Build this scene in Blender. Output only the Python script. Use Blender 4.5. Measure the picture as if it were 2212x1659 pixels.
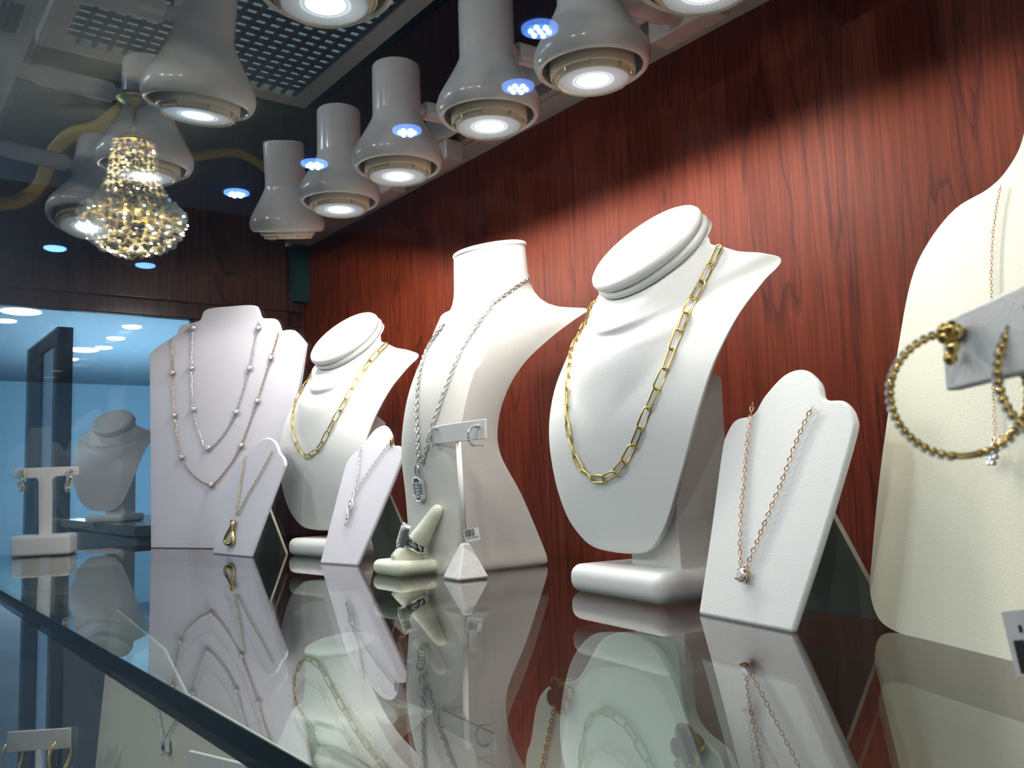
import bpy, bmesh, math, random
from mathutils import Vector, Matrix
from mathutils.bvhtree import BVHTree
import numpy as np

for o in list(bpy.data.objects): bpy.data.objects.remove(o)
C = bpy.context.scene.collection
S = 0.085                    # one unit of the layout = camera height above the glass shelf (metres)
random.seed(7)
rng = random.Random(11)

# ------------------------------------------------------------------ camera
F_PX, CX, CY = 1915.0, 1106.0, 829.5
def nz(v):
    v = np.array(v, float); return v/np.linalg.norm(v)
UPc = nz([500-CX, -17600-CY, F_PX])
LFc = nz([-350-CX, 1077-CY, F_PX]); LFc = nz(LFc-UPc*LFc.dot(UPc))
Xc = -LFc; Yc = np.cross(UPc, Xc)
R = np.array([Xc, Yc, UPc])
def ray(px, py): return R @ nz([px-CX, py-CY, F_PX])
def at(px, py, ax, val):
    """point (layout units) where the sight line of a photo pixel meets the plane axis=val"""
    d = ray(px, py); c = np.array([0., 0., 1.]); t = (val-c[ax])/d[ax]; return c+t*d
V = lambda p: Vector((float(p[0]), float(p[1]), float(p[2])))*S
cam_d = bpy.data.cameras.new('camera'); cam = bpy.data.objects.new('camera', cam_d); C.objects.link(cam)
M = Matrix(((R[0][0], -R[0][1], -R[0][2], 0), (R[1][0], -R[1][1], -R[1][2], 0), (R[2][0], -R[2][1], -R[2][2], S), (0, 0, 0, 1)))
cam.matrix_world = M
cam_d.sensor_width = 36; cam_d.lens = F_PX/2212*36; cam_d.clip_start = 0.005; cam_d.clip_end = 200
cam_d.dof.use_dof = True; cam_d.dof.focus_distance = 0.72; cam_d.dof.aperture_fstop = 45.0
bpy.context.scene.camera = cam

# ------------------------------------------------------------------ world, view, big lights
sc = bpy.context.scene
w = bpy.data.worlds.new('world'); sc.world = w; w.use_nodes = True
bg = w.node_tree.nodes['Background']; bg.inputs[0].default_value = (0.62, 0.78, 1.0, 1); bg.inputs[1].default_value = 0.4
sc.view_settings.view_transform = 'Standard'; sc.view_settings.look = 'None'
sc.view_settings.exposure = 0.0; sc.view_settings.gamma = 1; sc.view_settings.use_curve_mapping = False
LAMP_W = 2.6                 # radiant watts of each spotlight
SPOT_COL = (1.0, 0.95, 0.88)
sc.cycles.max_bounces = 10; sc.cycles.transparent_max_bounces = 16; sc.cycles.glossy_bounces = 5; sc.cycles.diffuse_bounces = 3
sc.cycles.sample_clamp_indirect = 4; sc.cycles.use_denoising = True
sc.cycles.caustics_reflective = False; sc.cycles.caustics_refractive = False

# ------------------------------------------------------------------ materials
def mat(name, col, rough=.5, metal=0, emit=None, es=0, spec=.5, bump=None, coat=0, var=None, sheen=0):
    m = bpy.data.materials.new(name); m.use_nodes = True; nt = m.node_tree; b = nt.nodes['Principled BSDF']
    b.inputs['Base Color'].default_value = (*col, 1); b.inputs['Roughness'].default_value = rough
    b.inputs['Metallic'].default_value = metal; b.inputs['Specular IOR Level'].default_value = spec
    b.inputs['Coat Weight'].default_value = coat; b.inputs['Coat Roughness'].default_value = .08
    tc = nt.nodes.new('ShaderNodeTexCoord')
    if emit: b.inputs['Emission Color'].default_value = (*emit, 1); b.inputs['Emission Strength'].default_value = es
    if bump:
        n = nt.nodes.new('ShaderNodeTexNoise'); n.inputs['Scale'].default_value = bump[0]; n.inputs['Detail'].default_value = 4
        nt.links.new(tc.outputs['Object'], n.inputs['Vector'])
        bp = nt.nodes.new('ShaderNodeBump'); bp.inputs['Strength'].default_value = bump[1]; bp.inputs['Distance'].default_value = bump[2]
        nt.links.new(n.outputs['Fac'], bp.inputs['Height']); nt.links.new(bp.outputs['Normal'], b.inputs['Normal'])
    if var:
        n2 = nt.nodes.new('ShaderNodeTexNoise'); n2.inputs['Scale'].default_value = var[0]; n2.inputs['Detail'].default_value = 3
        nt.links.new(tc.outputs['Object'], n2.inputs['Vector'])
        rp = nt.nodes.new('ShaderNodeValToRGB'); rp.color_ramp.elements[0].position = .3; rp.color_ramp.elements[1].position = .75
        rp.color_ramp.elements[0].color = (*var[1], 1); rp.color_ramp.elements[1].color = (*col, 1)
        nt.links.new(n2.outputs['Fac'], rp.inputs['Fac']); nt.links.new(rp.outputs['Color'], b.inputs['Base Color'])
    return m

def glass_sheet(name, tint, boost=1.0):
    """clear pane: what is not mirrored by the surface passes straight through, tinted"""
    m = bpy.data.materials.new(name); m.use_nodes = True; nt = m.node_tree; nt.nodes.clear()
    out = nt.nodes.new('ShaderNodeOutputMaterial'); mix = nt.nodes.new('ShaderNodeMixShader')
    tr = nt.nodes.new('ShaderNodeBsdfTransparent'); gl = nt.nodes.new('ShaderNodeBsdfGlossy'); fr = nt.nodes.new('ShaderNodeFresnel')
    ge = nt.nodes.new('ShaderNodeNewGeometry'); mp = nt.nodes.new('ShaderNodeMapRange')
    mp.inputs['To Min'].default_value = 1.52; mp.inputs['To Max'].default_value = 1/1.52
    nt.links.new(ge.outputs['Backfacing'], mp.inputs['Value']); nt.links.new(mp.outputs['Result'], fr.inputs['IOR'])
    tr.inputs['Color'].default_value = (*tint, 1); gl.inputs['Roughness'].default_value = 0.0; gl.inputs['Color'].default_value = (1, 1, 1, 1)
    nt.links.new(fr.outputs['Fac'], mix.inputs['Fac']); nt.links.new(tr.outputs[0], mix.inputs[1]); nt.links.new(gl.outputs[0], mix.inputs[2])
    nt.links.new(mix.outputs[0], out.inputs[0]); return m

def wood(name, c1, c2, c3, rough=.32, scale=1.0, coat=.3):
    m = bpy.data.materials.new(name); m.use_nodes = True; nt = m.node_tree; b = nt.nodes['Principled BSDF']; L = nt.links
    tc = nt.nodes.new('ShaderNodeTexCoord'); mp = nt.nodes.new('ShaderNodeMapping'); mp.inputs['Scale'].default_value = (21*scale, 21*scale, 1.9*scale)
    L.new(tc.outputs['Object'], mp.inputs['Vector'])
    n = nt.nodes.new('ShaderNodeTexNoise'); n.inputs['Scale'].default_value = 1.0; n.inputs['Detail'].default_value = 3; n.inputs['Distortion'].default_value = .5
    L.new(mp.outputs[0], n.inputs['Vector'])
    mul = nt.nodes.new('ShaderNodeMath'); mul.operation = 'MULTIPLY'; mul.inputs[1].default_value = 6; L.new(n.outputs['Fac'], mul.inputs[0])
    fr = nt.nodes.new('ShaderNodeMath'); fr.operation = 'FRACT'; L.new(mul.outputs[0], fr.inputs[0])
    r1 = nt.nodes.new('ShaderNodeValToRGB'); e = r1.color_ramp.elements
    e[0].position = 0; e[0].color = (*c1, 1); e[1].position = 1; e[1].color = (*c2, 1)
    k = r1.color_ramp.elements.new(.14); k.color = (*c3, 1); k = r1.color_ramp.elements.new(.75); k.color = (*[(a+b_)/2 for a, b_ in zip(c2, c3)], 1)
    L.new(fr.outputs[0], r1.inputs['Fac'])
    mp2 = nt.nodes.new('ShaderNodeMapping'); mp2.inputs['Scale'].default_value = (420*scale, 420*scale, 14*scale); L.new(tc.outputs['Object'], mp2.inputs['Vector'])
    n2 = nt.nodes.new('ShaderNodeTexNoise'); n2.inputs['Scale'].default_value = 1; n2.inputs['Detail'].default_value = 5; L.new(mp2.outputs[0], n2.inputs['Vector'])
    r2 = nt.nodes.new('ShaderNodeValToRGB'); r2.color_ramp.elements[0].position = .35; r2.color_ramp.elements[0].color = (.5, .40, .38, 1); r2.color_ramp.elements[1].position = .65
    L.new(n2.outputs['Fac'], r2.inputs['Fac'])
    mx = nt.nodes.new('ShaderNodeMix'); mx.data_type = 'RGBA'; mx.blend_type = 'MULTIPLY'; mx.inputs['Factor'].default_value = .8
    L.new(r1.outputs['Color'], mx.inputs['A']); L.new(r2.outputs['Color'], mx.inputs['B']); L.new(mx.outputs['Result'], b.inputs['Base Color'])
    b.inputs['Roughness'].default_value = rough; b.inputs['Specular IOR Level'].default_value = .15; b.inputs['Coat Weight'].default_value = coat; b.inputs['Coat Roughness'].default_value = .2
    return m

MT = {}
MT['leather'] = mat('white_leatherette', (.80, .81, .80), .42, bump=(1400, .35, .0004))
MT['leather2'] = mat('matte_white_leatherette', (.77, .77, .74), .5, bump=(1100, .3, .0004), var=(9, (.72, .71, .67)))
MT['lilac'] = mat('lilac_white_velvet', (.74, .72, .80), .7, bump=(1800, .25, .0003))
MT['cream'] = mat('cream_leatherette', (.83, .82, .66), .45, bump=(1000, .4, .0004))
MT['creamy'] = mat('ivory_resin', (.80, .82, .66), .35)
MT['suede'] = mat('white_suede', (.80, .80, .79), .8, bump=(260, .5, .001))
MT['board'] = mat('grey_easel_board', (.20, .20, .17), .7, bump=(500, .2, .0003))
MT['boardedge'] = mat('pale_board_edge', (.55, .53, .42), .7)
MT['gold'] = mat('yellow_gold', (.92, .68, .22), .16, 1)
MT['rose'] = mat('rose_gold', (.86, .55, .36), .2, 1)
MT['silver'] = mat('white_gold', (.86, .86, .84), .24, 1)
MT['dsilver'] = mat('polished_steel', (.62, .62, .64), .06, 1)
MT['diamond'] = mat('diamond', (.82, .85, .88), .05, .15, spec=1.0, coat=1)
MT['smoky'] = mat('smoky_stone', (.08, .08, .10), .05, 0, spec=1.0, coat=1)
MT['onyx'] = mat('onyx', (.006, .007, .008), .35)
MT['lampwhite'] = mat('white_enamel', (.86, .84, .81), .22, coat=.4)
MT['lampin'] = mat('reflector_grey', (.22, .23, .23), .35, .5)
MT['bezel'] = mat('cream_plastic', (.78, .68, .50), .35)
MT['trimw'] = mat('painted_metal', (.82, .80, .76), .4)
MT['slot'] = mat('dark_slot', (.05, .035, .03), .5)
MT['lattice'] = mat('dark_lattice', (.035, .05, .07), .45)
MT['framew'] = mat('louver_frame_grey', (.75, .73, .71), .5)
MT['void'] = mat('dark_void', (.012, .015, .028), .9, spec=0, var=(6, (.006, .007, .012)))
MT['cable'] = mat('yellow_cable', (.75, .52, .05), .45)
MT['teal'] = mat('green_metal', (.015, .06, .055), .4)
MT['glass'] = glass_sheet('front_glass', (.99, 1, 1))
MT['shelfglass'] = glass_sheet('shelf_glass', (.90, .965, .93))
MT['edgeglass'] = mat('dark_glass_edge', (.004, .02, .027), .4, 0, spec=.05, var=(22, (.002, .006, .009)))
MT['wood'] = wood('mahogany', (.080, .013, .006), (.155, .026, .0105), (.180, .034, .013), rough=.5, coat=0)
MT['wooddark'] = wood('dark_walnut', (.035, .016, .012), (.085, .038, .028), (.11, .05, .036), scale=.6)
MT['deck'] = mat('deck_fabric', (.055, .07, .075), .9, bump=(400, .4, .001))
MT['paper'] = mat('paper', (.85, .86, .88), .6)
MT['ink'] = mat('black_ink', (.02, .02, .02), .6)
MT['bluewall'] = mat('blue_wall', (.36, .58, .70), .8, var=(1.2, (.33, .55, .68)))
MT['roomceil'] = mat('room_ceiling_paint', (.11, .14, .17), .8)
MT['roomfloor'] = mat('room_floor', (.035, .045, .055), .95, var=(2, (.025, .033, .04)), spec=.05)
MT['slateblue'] = mat('slate_blue_wall', (.09, .15, .19), .8)  # far wall colour darkened to weaken its haze in the front glass
MT['darkceil'] = mat('dark_ceiling_paint', (.022, .026, .032), .9)  # same ceiling in a darker colour, so its mirror image stays dim
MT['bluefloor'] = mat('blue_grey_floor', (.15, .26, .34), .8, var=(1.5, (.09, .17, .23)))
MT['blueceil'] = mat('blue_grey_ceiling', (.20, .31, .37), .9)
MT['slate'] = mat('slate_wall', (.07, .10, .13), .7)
MT['counter'] = mat('grey_counter', (.14, .16, .17), .3)
MT['darkframe'] = mat('slate_frame', (.045, .075, .11), .4)
MT['panelblue'] = mat('pale_blue_panel', (.42, .68, .95), .5)
MT['led'] = mat('led_blue', (0, 0, 0), .5, emit=(.30, .62, 1.0), es=60)
MT['leddisc'] = mat('led_disc', (.1, .2, .4), .4, emit=(.12, .30, .95), es=5)
MT['farlamp'] = mat('far_lamp', (.8, .8, .8), .4, emit=(1, .97, .88), es=9)
MT['crystal'] = mat('crystal', (.90, .86, .72), .06, .25, spec=1, coat=1)
MT['bulb'] = mat('warm_bulb', (1, .9, .6), .3, emit=(1, .80, .42), es=260)
MT['bulbc'] = mat('cool_bulb', (.8, .9, 1), .3, emit=(.75, .88, 1), es=320)  # glow painted as glints on the crystals
MT['panelglow'] = mat('louver_diffuser', (.30, .38, .42), .6, emit=(.42, .60, .70), es=.30)

def lens_material():
    m = bpy.data.materials.new('led_lens'); m.use_nodes = True; nt = m.node_tree; L = nt.links; b = nt.nodes['Principled BSDF']
    tc = nt.nodes.new('ShaderNodeTexCoord'); sp = nt.nodes.new('ShaderNodeSeparateXYZ'); L.new(tc.outputs['Object'], sp.inputs[0])
    cb = nt.nodes.new('ShaderNodeCombineXYZ'); L.new(sp.outputs[0], cb.inputs[0]); L.new(sp.outputs[1], cb.inputs[1])
    ln = nt.nodes.new('ShaderNodeVectorMath'); ln.operation = 'LENGTH'; L.new(cb.outputs[0], ln.inputs[0])
    at2 = nt.nodes.new('ShaderNodeMath'); at2.operation = 'ARCTAN2'; L.new(sp.outputs[1], at2.inputs[0]); L.new(sp.outputs[0], at2.inputs[1])
    mu = nt.nodes.new('ShaderNodeMath'); mu.operation = 'MULTIPLY'; mu.inputs[1].default_value = 72; L.new(at2.outputs[0], mu.inputs[0])
    si = nt.nodes.new('ShaderNodeMath'); si.operation = 'SINE'; L.new(mu.outputs[0], si.inputs[0])
    r = nt.nodes.new('ShaderNodeValToRGB'); e = r.color_ramp.elements          # radial emission of the moulded lens
    r.color_ramp.interpolation = 'LINEAR'
    e[0].position = 0; e[0].color = (1, 1, 1, 1); e[1].position = 1; e[1].color = (.03, .03, .03, 1)
    for p, v in ((.42, .9), (.50, .16), (.56, .30), (.62, .11), (.9, .06)):
        k = e.new(p); k.color = (v, v, v, 1)
    dv = nt.nodes.new('ShaderNodeMath'); dv.operation = 'DIVIDE'; dv.inputs[1].default_value = .322*S; L.new(ln.outputs['Value'], dv.inputs[0]); L.new(dv.outputs[0], r.inputs['Fac'])
    mr = nt.nodes.new('ShaderNodeMapRange'); mr.inputs['From Min'].default_value = -1; mr.inputs['To Min'].default_value = .62; mr.inputs['To Max'].default_value = 1.35; L.new(si.outputs[0], mr.inputs['Value'])
    m1 = nt.nodes.new('ShaderNodeMath'); m1.operation = 'MULTIPLY'; L.new(r.outputs['Color'], m1.inputs[0]); L.new(mr.outputs[0], m1.inputs[1])
    m2 = nt.nodes.new('ShaderNodeMath'); m2.operation = 'MULTIPLY'; m2.inputs[1].default_value = 3.2; L.new(m1.outputs[0], m2.inputs[0])
    b.inputs['Base Color'].default_value = (.7, .8, .85, 1); b.inputs['Roughness'].default_value = .12
    b.inputs['Emission Color'].default_value = (.84, .95, 1.0, 1); L.new(m2.outputs[0], b.inputs['Emission Strength'])
    return m
MT['lens'] = lens_material()

# ------------------------------------------------------------------ mesh helpers
class MB:
    def __init__(s): s.v = []; s.f = []; s.mi = []
    def add(s, v, f, mi=0):
        n = len(s.v); s.v += [tuple(p) for p in v]; s.f += [tuple(i+n for i in q) for q in f]; s.mi += [mi]*len(f)
    def box(s, x0, x1, y0, y1, z0, z1, mi=0, mtx=None):
        v = [Vector((x, y, z)) for z in (z0, z1) for y in (y0, y1) for x in (x0, x1)]
        if mtx: v = [mtx @ p for p in v]
        s.add(v, [(0, 2, 3, 1), (4, 5, 7, 6), (0, 1, 5, 4), (2, 6, 7, 3), (0, 4, 6, 2), (1, 3, 7, 5)], mi)
    def lathe(s, prof, n=40, mtx=None, mi=0, caps=True):
        v = []
        for r, z in prof:
            for i in range(n):
                a = 2*math.pi*i/n; p = Vector((r*math.cos(a), r*math.sin(a), z)); v.append(mtx @ p if mtx else p)
        f = []
        for k in range(len(prof)-1):
            for i in range(n):
                j = (i+1) % n; f.append((k*n+i, k*n+j, (k+1)*n+j, (k+1)*n+i))
        if caps:
            f.append(tuple(range(n-1, -1, -1))); f.append(tuple((len(prof)-1)*n+i for i in range(n)))
        s.add(v, f, mi)
    def tube(s, pts, r, n=6, closed=False, mi=0, rs=None):
        pts = [Vector(p) for p in pts]; m = len(pts)
        if m < 2: return
        ups = None; rings = []
        for i, p in enumerate(pts):
            a = pts[(i-1) % m] if (closed or i > 0) else p; b = pts[(i+1) % m] if (closed or i < m-1) else p
            t = (b-a); t = t.normalized() if t.length > 1e-9 else Vector((0, 0, 1))
            if ups is None:
                ups = Vector((0, 0, 1)) if abs(t.z) < .9 else Vector((1, 0, 0))
            ups = (ups-t*ups.dot(t)); ups = ups.normalized() if ups.length > 1e-9 else Vector((1, 0, 0))
            sd = t.cross(ups); rr = rs[i] if rs else r
            rings.append([p+(ups*math.cos(2*math.pi*k/n)+sd*math.sin(2*math.pi*k/n))*rr for k in range(n)])
        v = [q for rg in rings for q in rg]; f = []
        for i in range(m if closed else m-1):
            i2 = (i+1) % m
            for k in range(n): f.append((i*n+k, i*n+(k+1) % n, i2*n+(k+1) % n, i2*n+k))
        if not closed: f.append(tuple(range(n-1, -1, -1))); f.append(tuple((m-1)*n+k for k in range(n)))
        s.add(v, f, mi)
    def ball(s, c, r, seg=8, rings=5, sc3=(1, 1, 1), mi=0, mtx=None):
        v = []; c = Vector(c)
        def P(x, y, z):
            q = Vector((x*r*sc3[0], y*r*sc3[1], z*r*sc3[2]))
            return c+(mtx @ q if mtx else q)
        v.append(P(0, 0, 1))
        for i in range(1, rings):
            t = math.pi*i/rings
            for k in range(seg):
                a = 2*math.pi*k/seg; v.append(P(math.sin(t)*math.cos(a), math.sin(t)*math.sin(a), math.cos(t)))
        v.append(P(0, 0, -1)); f = []
        for k in range(seg): f.append((0, 1+k, 1+(k+1) % seg))
        for i in range(rings-2):
            for k in range(seg): f.append((1+i*seg+k, 1+(i+1)*seg+k, 1+(i+1)*seg+(k+1) % seg, 1+i*seg+(k+1) % seg))
        e = len(v)-1; b0 = 1+(rings-2)*seg
        for k in range(seg): f.append((e, b0+(k+1) % seg, b0+k))
        s.add(v, f, mi)
    def prism(s, poly, mtx, d0, d1, mi=0, mside=None):
        """poly in local (u,v) extruded along local w from d0 to d1"""
        n = len(poly); v = [mtx @ Vector((a, b, d0)) for a, b in poly]+[mtx @ Vector((a, b, d1)) for a, b in poly]
        s.add(v, [tuple(range(n-1, -1, -1)), tuple(range(n, 2*n))], mi)
        base = len(s.v)-2*n
        for i in range(n):
            j = (i+1) % n; s.f.append((base+i, base+j, base+n+j, base+n+i)); s.mi.append(mi if mside is None else mside)
    def build(s, name, mats, parent=None, smooth=False, bevel=0, seg=3, fix=True):
        me = bpy.data.meshes.new(name); org = Vector((0, 0, 0))
        vv = [Vector(p) for p in s.v]
        if parent is None and vv:
            xs = [p.x for p in vv]; ys = [p.y for p in vv]; zs = [p.z for p in vv]
            org = Vector(((min(xs)+max(xs))/2, (min(ys)+max(ys))/2, min(zs)))
            vv = [p-org for p in vv]
        elif parent is not None:
            pl = parent.get('_org', None); pl = Vector(pl) if pl is not None else Vector((0, 0, 0))
            vv = [p-pl for p in vv]
        me.from_pydata([tuple(p) for p in vv], [], s.f)
        mats = mats if isinstance(mats, (list, tuple)) else [mats]
        for m in mats: me.materials.append(m)
        for p, i in zip(me.polygons, s.mi): p.material_index = i; p.use_smooth = smooth
        me.update()
        if fix:
            bm = bmesh.new(); bm.from_mesh(me); bmesh.ops.recalc_face_normals(bm, faces=bm.faces); bm.to_mesh(me); bm.free()
        o = bpy.data.objects.new(name, me); C.objects.link(o)
        if parent is None: o.location = org; o['_org'] = tuple(org)
        else: o.parent = parent; o['_org'] = tuple(parent.get('_org', (0, 0, 0)))
        if bevel:
            b = o.modifiers.new('bevel', 'BEVEL'); b.width = bevel; b.segments = seg; b.limit_method = 'ANGLE'; b.angle_limit = math.radians(35)
            for p in me.polygons: p.use_smooth = True
            wn = o.modifiers.new('wn', 'WEIGHTED_NORMAL'); wn.keep_sharp = False
        return o

def thing(name, label, cat, loc, group=None):
    o = bpy.data.objects.new(name, None); C.objects.link(o); o.location = loc; o.empty_display_size = .01
    o['_org'] = tuple(Vector(loc)); o['label'] = label; o['category'] = cat
    if group: o['group'] = group
    return o
def tag(o, label, cat, group=None):
    o['label'] = label; o['category'] = cat
    if group: o['group'] = group
    return o
def struct(o): o['kind'] = 'structure'; return o
def clean():
    for o in bpy.data.objects:
        if '_org' in o: del o['_org']

def catmull(pts, n=8):
    pts = [Vector(p) for p in pts]; out = []
    for i in range(len(pts)-1):
        p0 = pts[max(i-1, 0)]; p1 = pts[i]; p2 = pts[i+1]; p3 = pts[min(i+2, len(pts)-1)]
        for k in range(n):
            t = k/n; out.append(.5*((2*p1)+(p2-p0)*t+(2*p0-5*p1+4*p2-p3)*t*t+(3*p1-p0-3*p2+p3)*t**3))
    out.append(pts[-1]); return out
def resample(pts, step):
    out = [pts[0].copy()]; acc = 0; last = pts[0]
    for p in pts[1:]:
        d = (p-last).length
        while acc+d >= step and d > 1e-9:
            t = (step-acc)/d; last = last+(p-last)*t; out.append(last.copy()); d = (p-last).length; acc = 0
        acc += d; last = p
    return out

def link_chain(mb, pts, nrm, L, Wd, r, lift, seg=8, n=5, k0=0, stretch=.62):
    """interlocked oval links along pts; nrm(p) gives the surface normal"""
    P = resample(pts, L*stretch*2*.5*1.0)
    for i in range(len(P)-1):
        a, b = P[i], P[i+1]; c = (a+b)/2; t = (b-a).normalized(); nn = nrm(c); nn = (nn-t*nn.dot(t)).normalized(); sd = t.cross(nn)
        if (i+k0) % 2: u = (sd*.78+nn*.62)
        else: u = (sd*.78-nn*.62) if L < .08*S else sd
        if (i+k0) % 2 and L >= .08*S: u = sd*.72+nn*.69
        h = L/2-Wd/2; ring = []
        for k in range(seg):
            a_ = 2*math.pi*(k+.5)/seg; ca, sa = math.cos(a_), math.sin(a_)
            ring.append(c+nn*lift+t*(math.copysign(h, ca)+ca*Wd/2)+u*(sa*Wd/2))
        mb.tube(ring, r, n, closed=True)

# ------------------------------------------------------------------ setting
W = 7.41; XL = -16.65; XR = 3.2; GY = .85; DECK = -4.65; CEIL = 8.5
def sbox(name, x0, x1, y0, y1, z0, z1, m, bevel=0, structure=True, mb=None):
    b = MB(); b.box(x0*S, x1*S, y0*S, y1*S, z0*S, z1*S); o = b.build(name, m, bevel=bevel)
    if structure: struct(o)
    return o
sbox('wall_back', XL-.3, XR+.3, W, W+.25, DECK, CEIL, MT['wood'])
sbox('wall_right', XR, XR+.25, GY, W, DECK, CEIL, MT['wood'])
sbox('wall_left', XL-.25, XL, GY, W, 5.04, CEIL, MT['wooddark'])
sbox('wall_left', XL-.25, XL, 5.2, W, DECK, 5.03, MT['wooddark'])
sbox('trim_1', XL-.25, XL+.06, GY, W, 4.42, 5.03, MT['wooddark'], bevel=.03*S)
sbox('trim_2', XL-.2, XL+.03, GY, W, 4.12, 4.42, MT['wooddark'], bevel=.02*S)
sbox('trim_3', XL-.01, XR, 7.02, W, 5.75, 5.95, MT['trimw'])
sbox('floor', XL-.25, XR, GY, W, DECK-.3, DECK, MT['deck'])
sbox('ceiling', XL-.3, XR+.3, GY-.1, W+.2, CEIL, CEIL+.2, MT['void'])
o = sbox('window_1', XL, XR, GY-.03, GY+.0, DECK-.3, CEIL, MT['glass'])
o = sbox('window_2', XL-.12, XL-.06, GY, 5.2, DECK, 4.12, MT['glass'])
sbox('trim_4', XL+.02, XL+.3, 7.1, W-.01, 4.6, 5.75, MT['teal'])

# store beyond the case
RX0, RX1, RY0, RY1, RZ0, RZ1 = -215, 30, -110, 75, -12, 24.7
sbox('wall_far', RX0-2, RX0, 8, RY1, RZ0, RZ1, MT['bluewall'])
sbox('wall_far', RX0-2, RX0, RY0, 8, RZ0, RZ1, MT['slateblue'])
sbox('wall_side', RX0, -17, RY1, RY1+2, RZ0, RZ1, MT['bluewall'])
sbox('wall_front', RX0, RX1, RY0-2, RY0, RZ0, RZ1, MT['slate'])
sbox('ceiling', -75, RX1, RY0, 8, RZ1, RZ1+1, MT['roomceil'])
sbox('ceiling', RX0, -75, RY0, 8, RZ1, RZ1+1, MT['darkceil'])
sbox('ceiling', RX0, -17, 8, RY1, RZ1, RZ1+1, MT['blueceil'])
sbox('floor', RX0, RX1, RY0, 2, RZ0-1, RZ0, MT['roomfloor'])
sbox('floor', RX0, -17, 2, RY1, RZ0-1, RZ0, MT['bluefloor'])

# shelf
b = MB(); b.box((XL+.15)*S, (XR-.1)*S, 1.38*S, (W-.02)*S, -.145*S, 0)
b.mi = [0]*6
shelf = b.build('glass_shelf', [MT['shelfglass']])
tag(shelf, 'thick reflective glass shelf running the length of the display case', 'shelf')
e = MB(); e.box((XL+.15)*S, (XR-.1)*S, 1.372*S, 1.379*S, -.145*S, -.002*S)
eo = e.build('front_edge', MT['edgeglass'], shelf); eo['label'] = 'dark teal polished glass edge'

# track rails
def rail(y0, y1, slot0, slot1, label, x0=XL+.3, x1=XR-.2):
    t = thing('track_rail', label, 'light track', V((x0, y0, 5.75)), 'light tracks')
    m = MB(); a, b_ = x0*S, x1*S
    m.box(a, b_, y0*S, slot0*S, 5.75*S, 6.1*S); m.box(a, b_, slot1*S, y1*S, 5.75*S, 6.1*S); m.box(a, b_, slot0*S, slot1*S, 5.95*S, 6.1*S)
    m.build('housing', MT['trimw'], t)
    m = MB(); m.box(a, b_, (slot0+.0)*S, (slot1-.0)*S, 5.93*S, 5.949*S); m.build('slot', MT['slot'], t)
    m = MB(); yy = (slot0+slot1)/2; m.tube([(a, yy*S, 5.9*S), (b_, yy*S, 5.9*S)], .03*S, 6); m.build('conductor', MT['silver'], t)
    return t
rail(6.55, 7.0, 6.66, 6.88, 'white light track running beside the mahogany back wall')
rail(.98, 1.46, 1.1, 1.3, 'white light track along the front glass at upper left')

# louver
lx0, lx1, ly0, ly1, lz = -13.95, -2.2, 2.06, 6.25, 7.5
lt = thing('louver_panel', 'square grid ceiling louver in a pale frame above the spotlights', 'ceiling louver', V((lx0, ly0, lz)))
m = MB(); fw = .3
for (a, b_, c, d) in ((lx0, lx1, ly0, ly0+fw), (lx0, lx1, ly1-fw, ly1), (lx0, lx0+fw, ly0+fw, ly1-fw), (lx1-fw, lx1, ly0+fw, ly1-fw)):
    m.box(a*S, b_*S, c*S, d*S, lz*S, (lz+.2)*S)
m.build('frame', MT['framew'], lt)
m = MB(); p = .21; x = lx0+fw+p
while x < lx1-fw: m.box((x-.026)*S, (x+.026)*S, (ly0+fw)*S, (ly1-fw)*S, (lz+.04)*S, (lz+.09)*S); x += p
y = ly0+fw+p
while y < ly1-fw: m.box((lx0+fw)*S, (lx1-fw)*S, (y-.026)*S, (y+.026)*S, (lz+.03)*S, (lz+.08)*S); y += p
m.build('grid', MT['lattice'], lt)
m = MB(); m.box((lx0+fw)*S, (lx1-fw)*S, (ly0+fw)*S, (ly1-fw)*S, (lz+.13)*S, (lz+.17)*S); m.build('diffuser', MT['panelglow'], lt)

# cable
cp = [at(-60, 447, 0, -15.9), at(0, 440, 0, -15.8), at(45, 432, 0, -15.7), at(85, 400, 0, -15.6), at(105, 350, 0, -15.4), at(128, 312, 0, -15.2), at(160, 288, 0, -14.9), at(220, 270, 0, -14.6), at(300, 200, 0, -14.6)]
m = MB(); m.tube(catmull([V(q) for q in cp], 8), .11*S, 10); tag(m.build('power_cable', MT['cable'], smooth=True), 'yellow flexible cable curving down at the left of the case ceiling', 'cable')
cp = [at(330, 345, 0, -16.3), at(400, 341, 0, -16.3), at(450, 334, 0, -16.3), at(500, 329, 0, -16.3), at(530, 336, 0, -16.3), at(565, 357, 0, -16.3), at(600, 385, 0, -16.45)]
m = MB(); m.tube(catmull([V(q) for q in cp], 8), .09*S, 10); tag(m.build('power_cable', MT['cable'], smooth=True), 'short yellow cable fixed along the dark end wall behind the middle lamps', 'cable')

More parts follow.
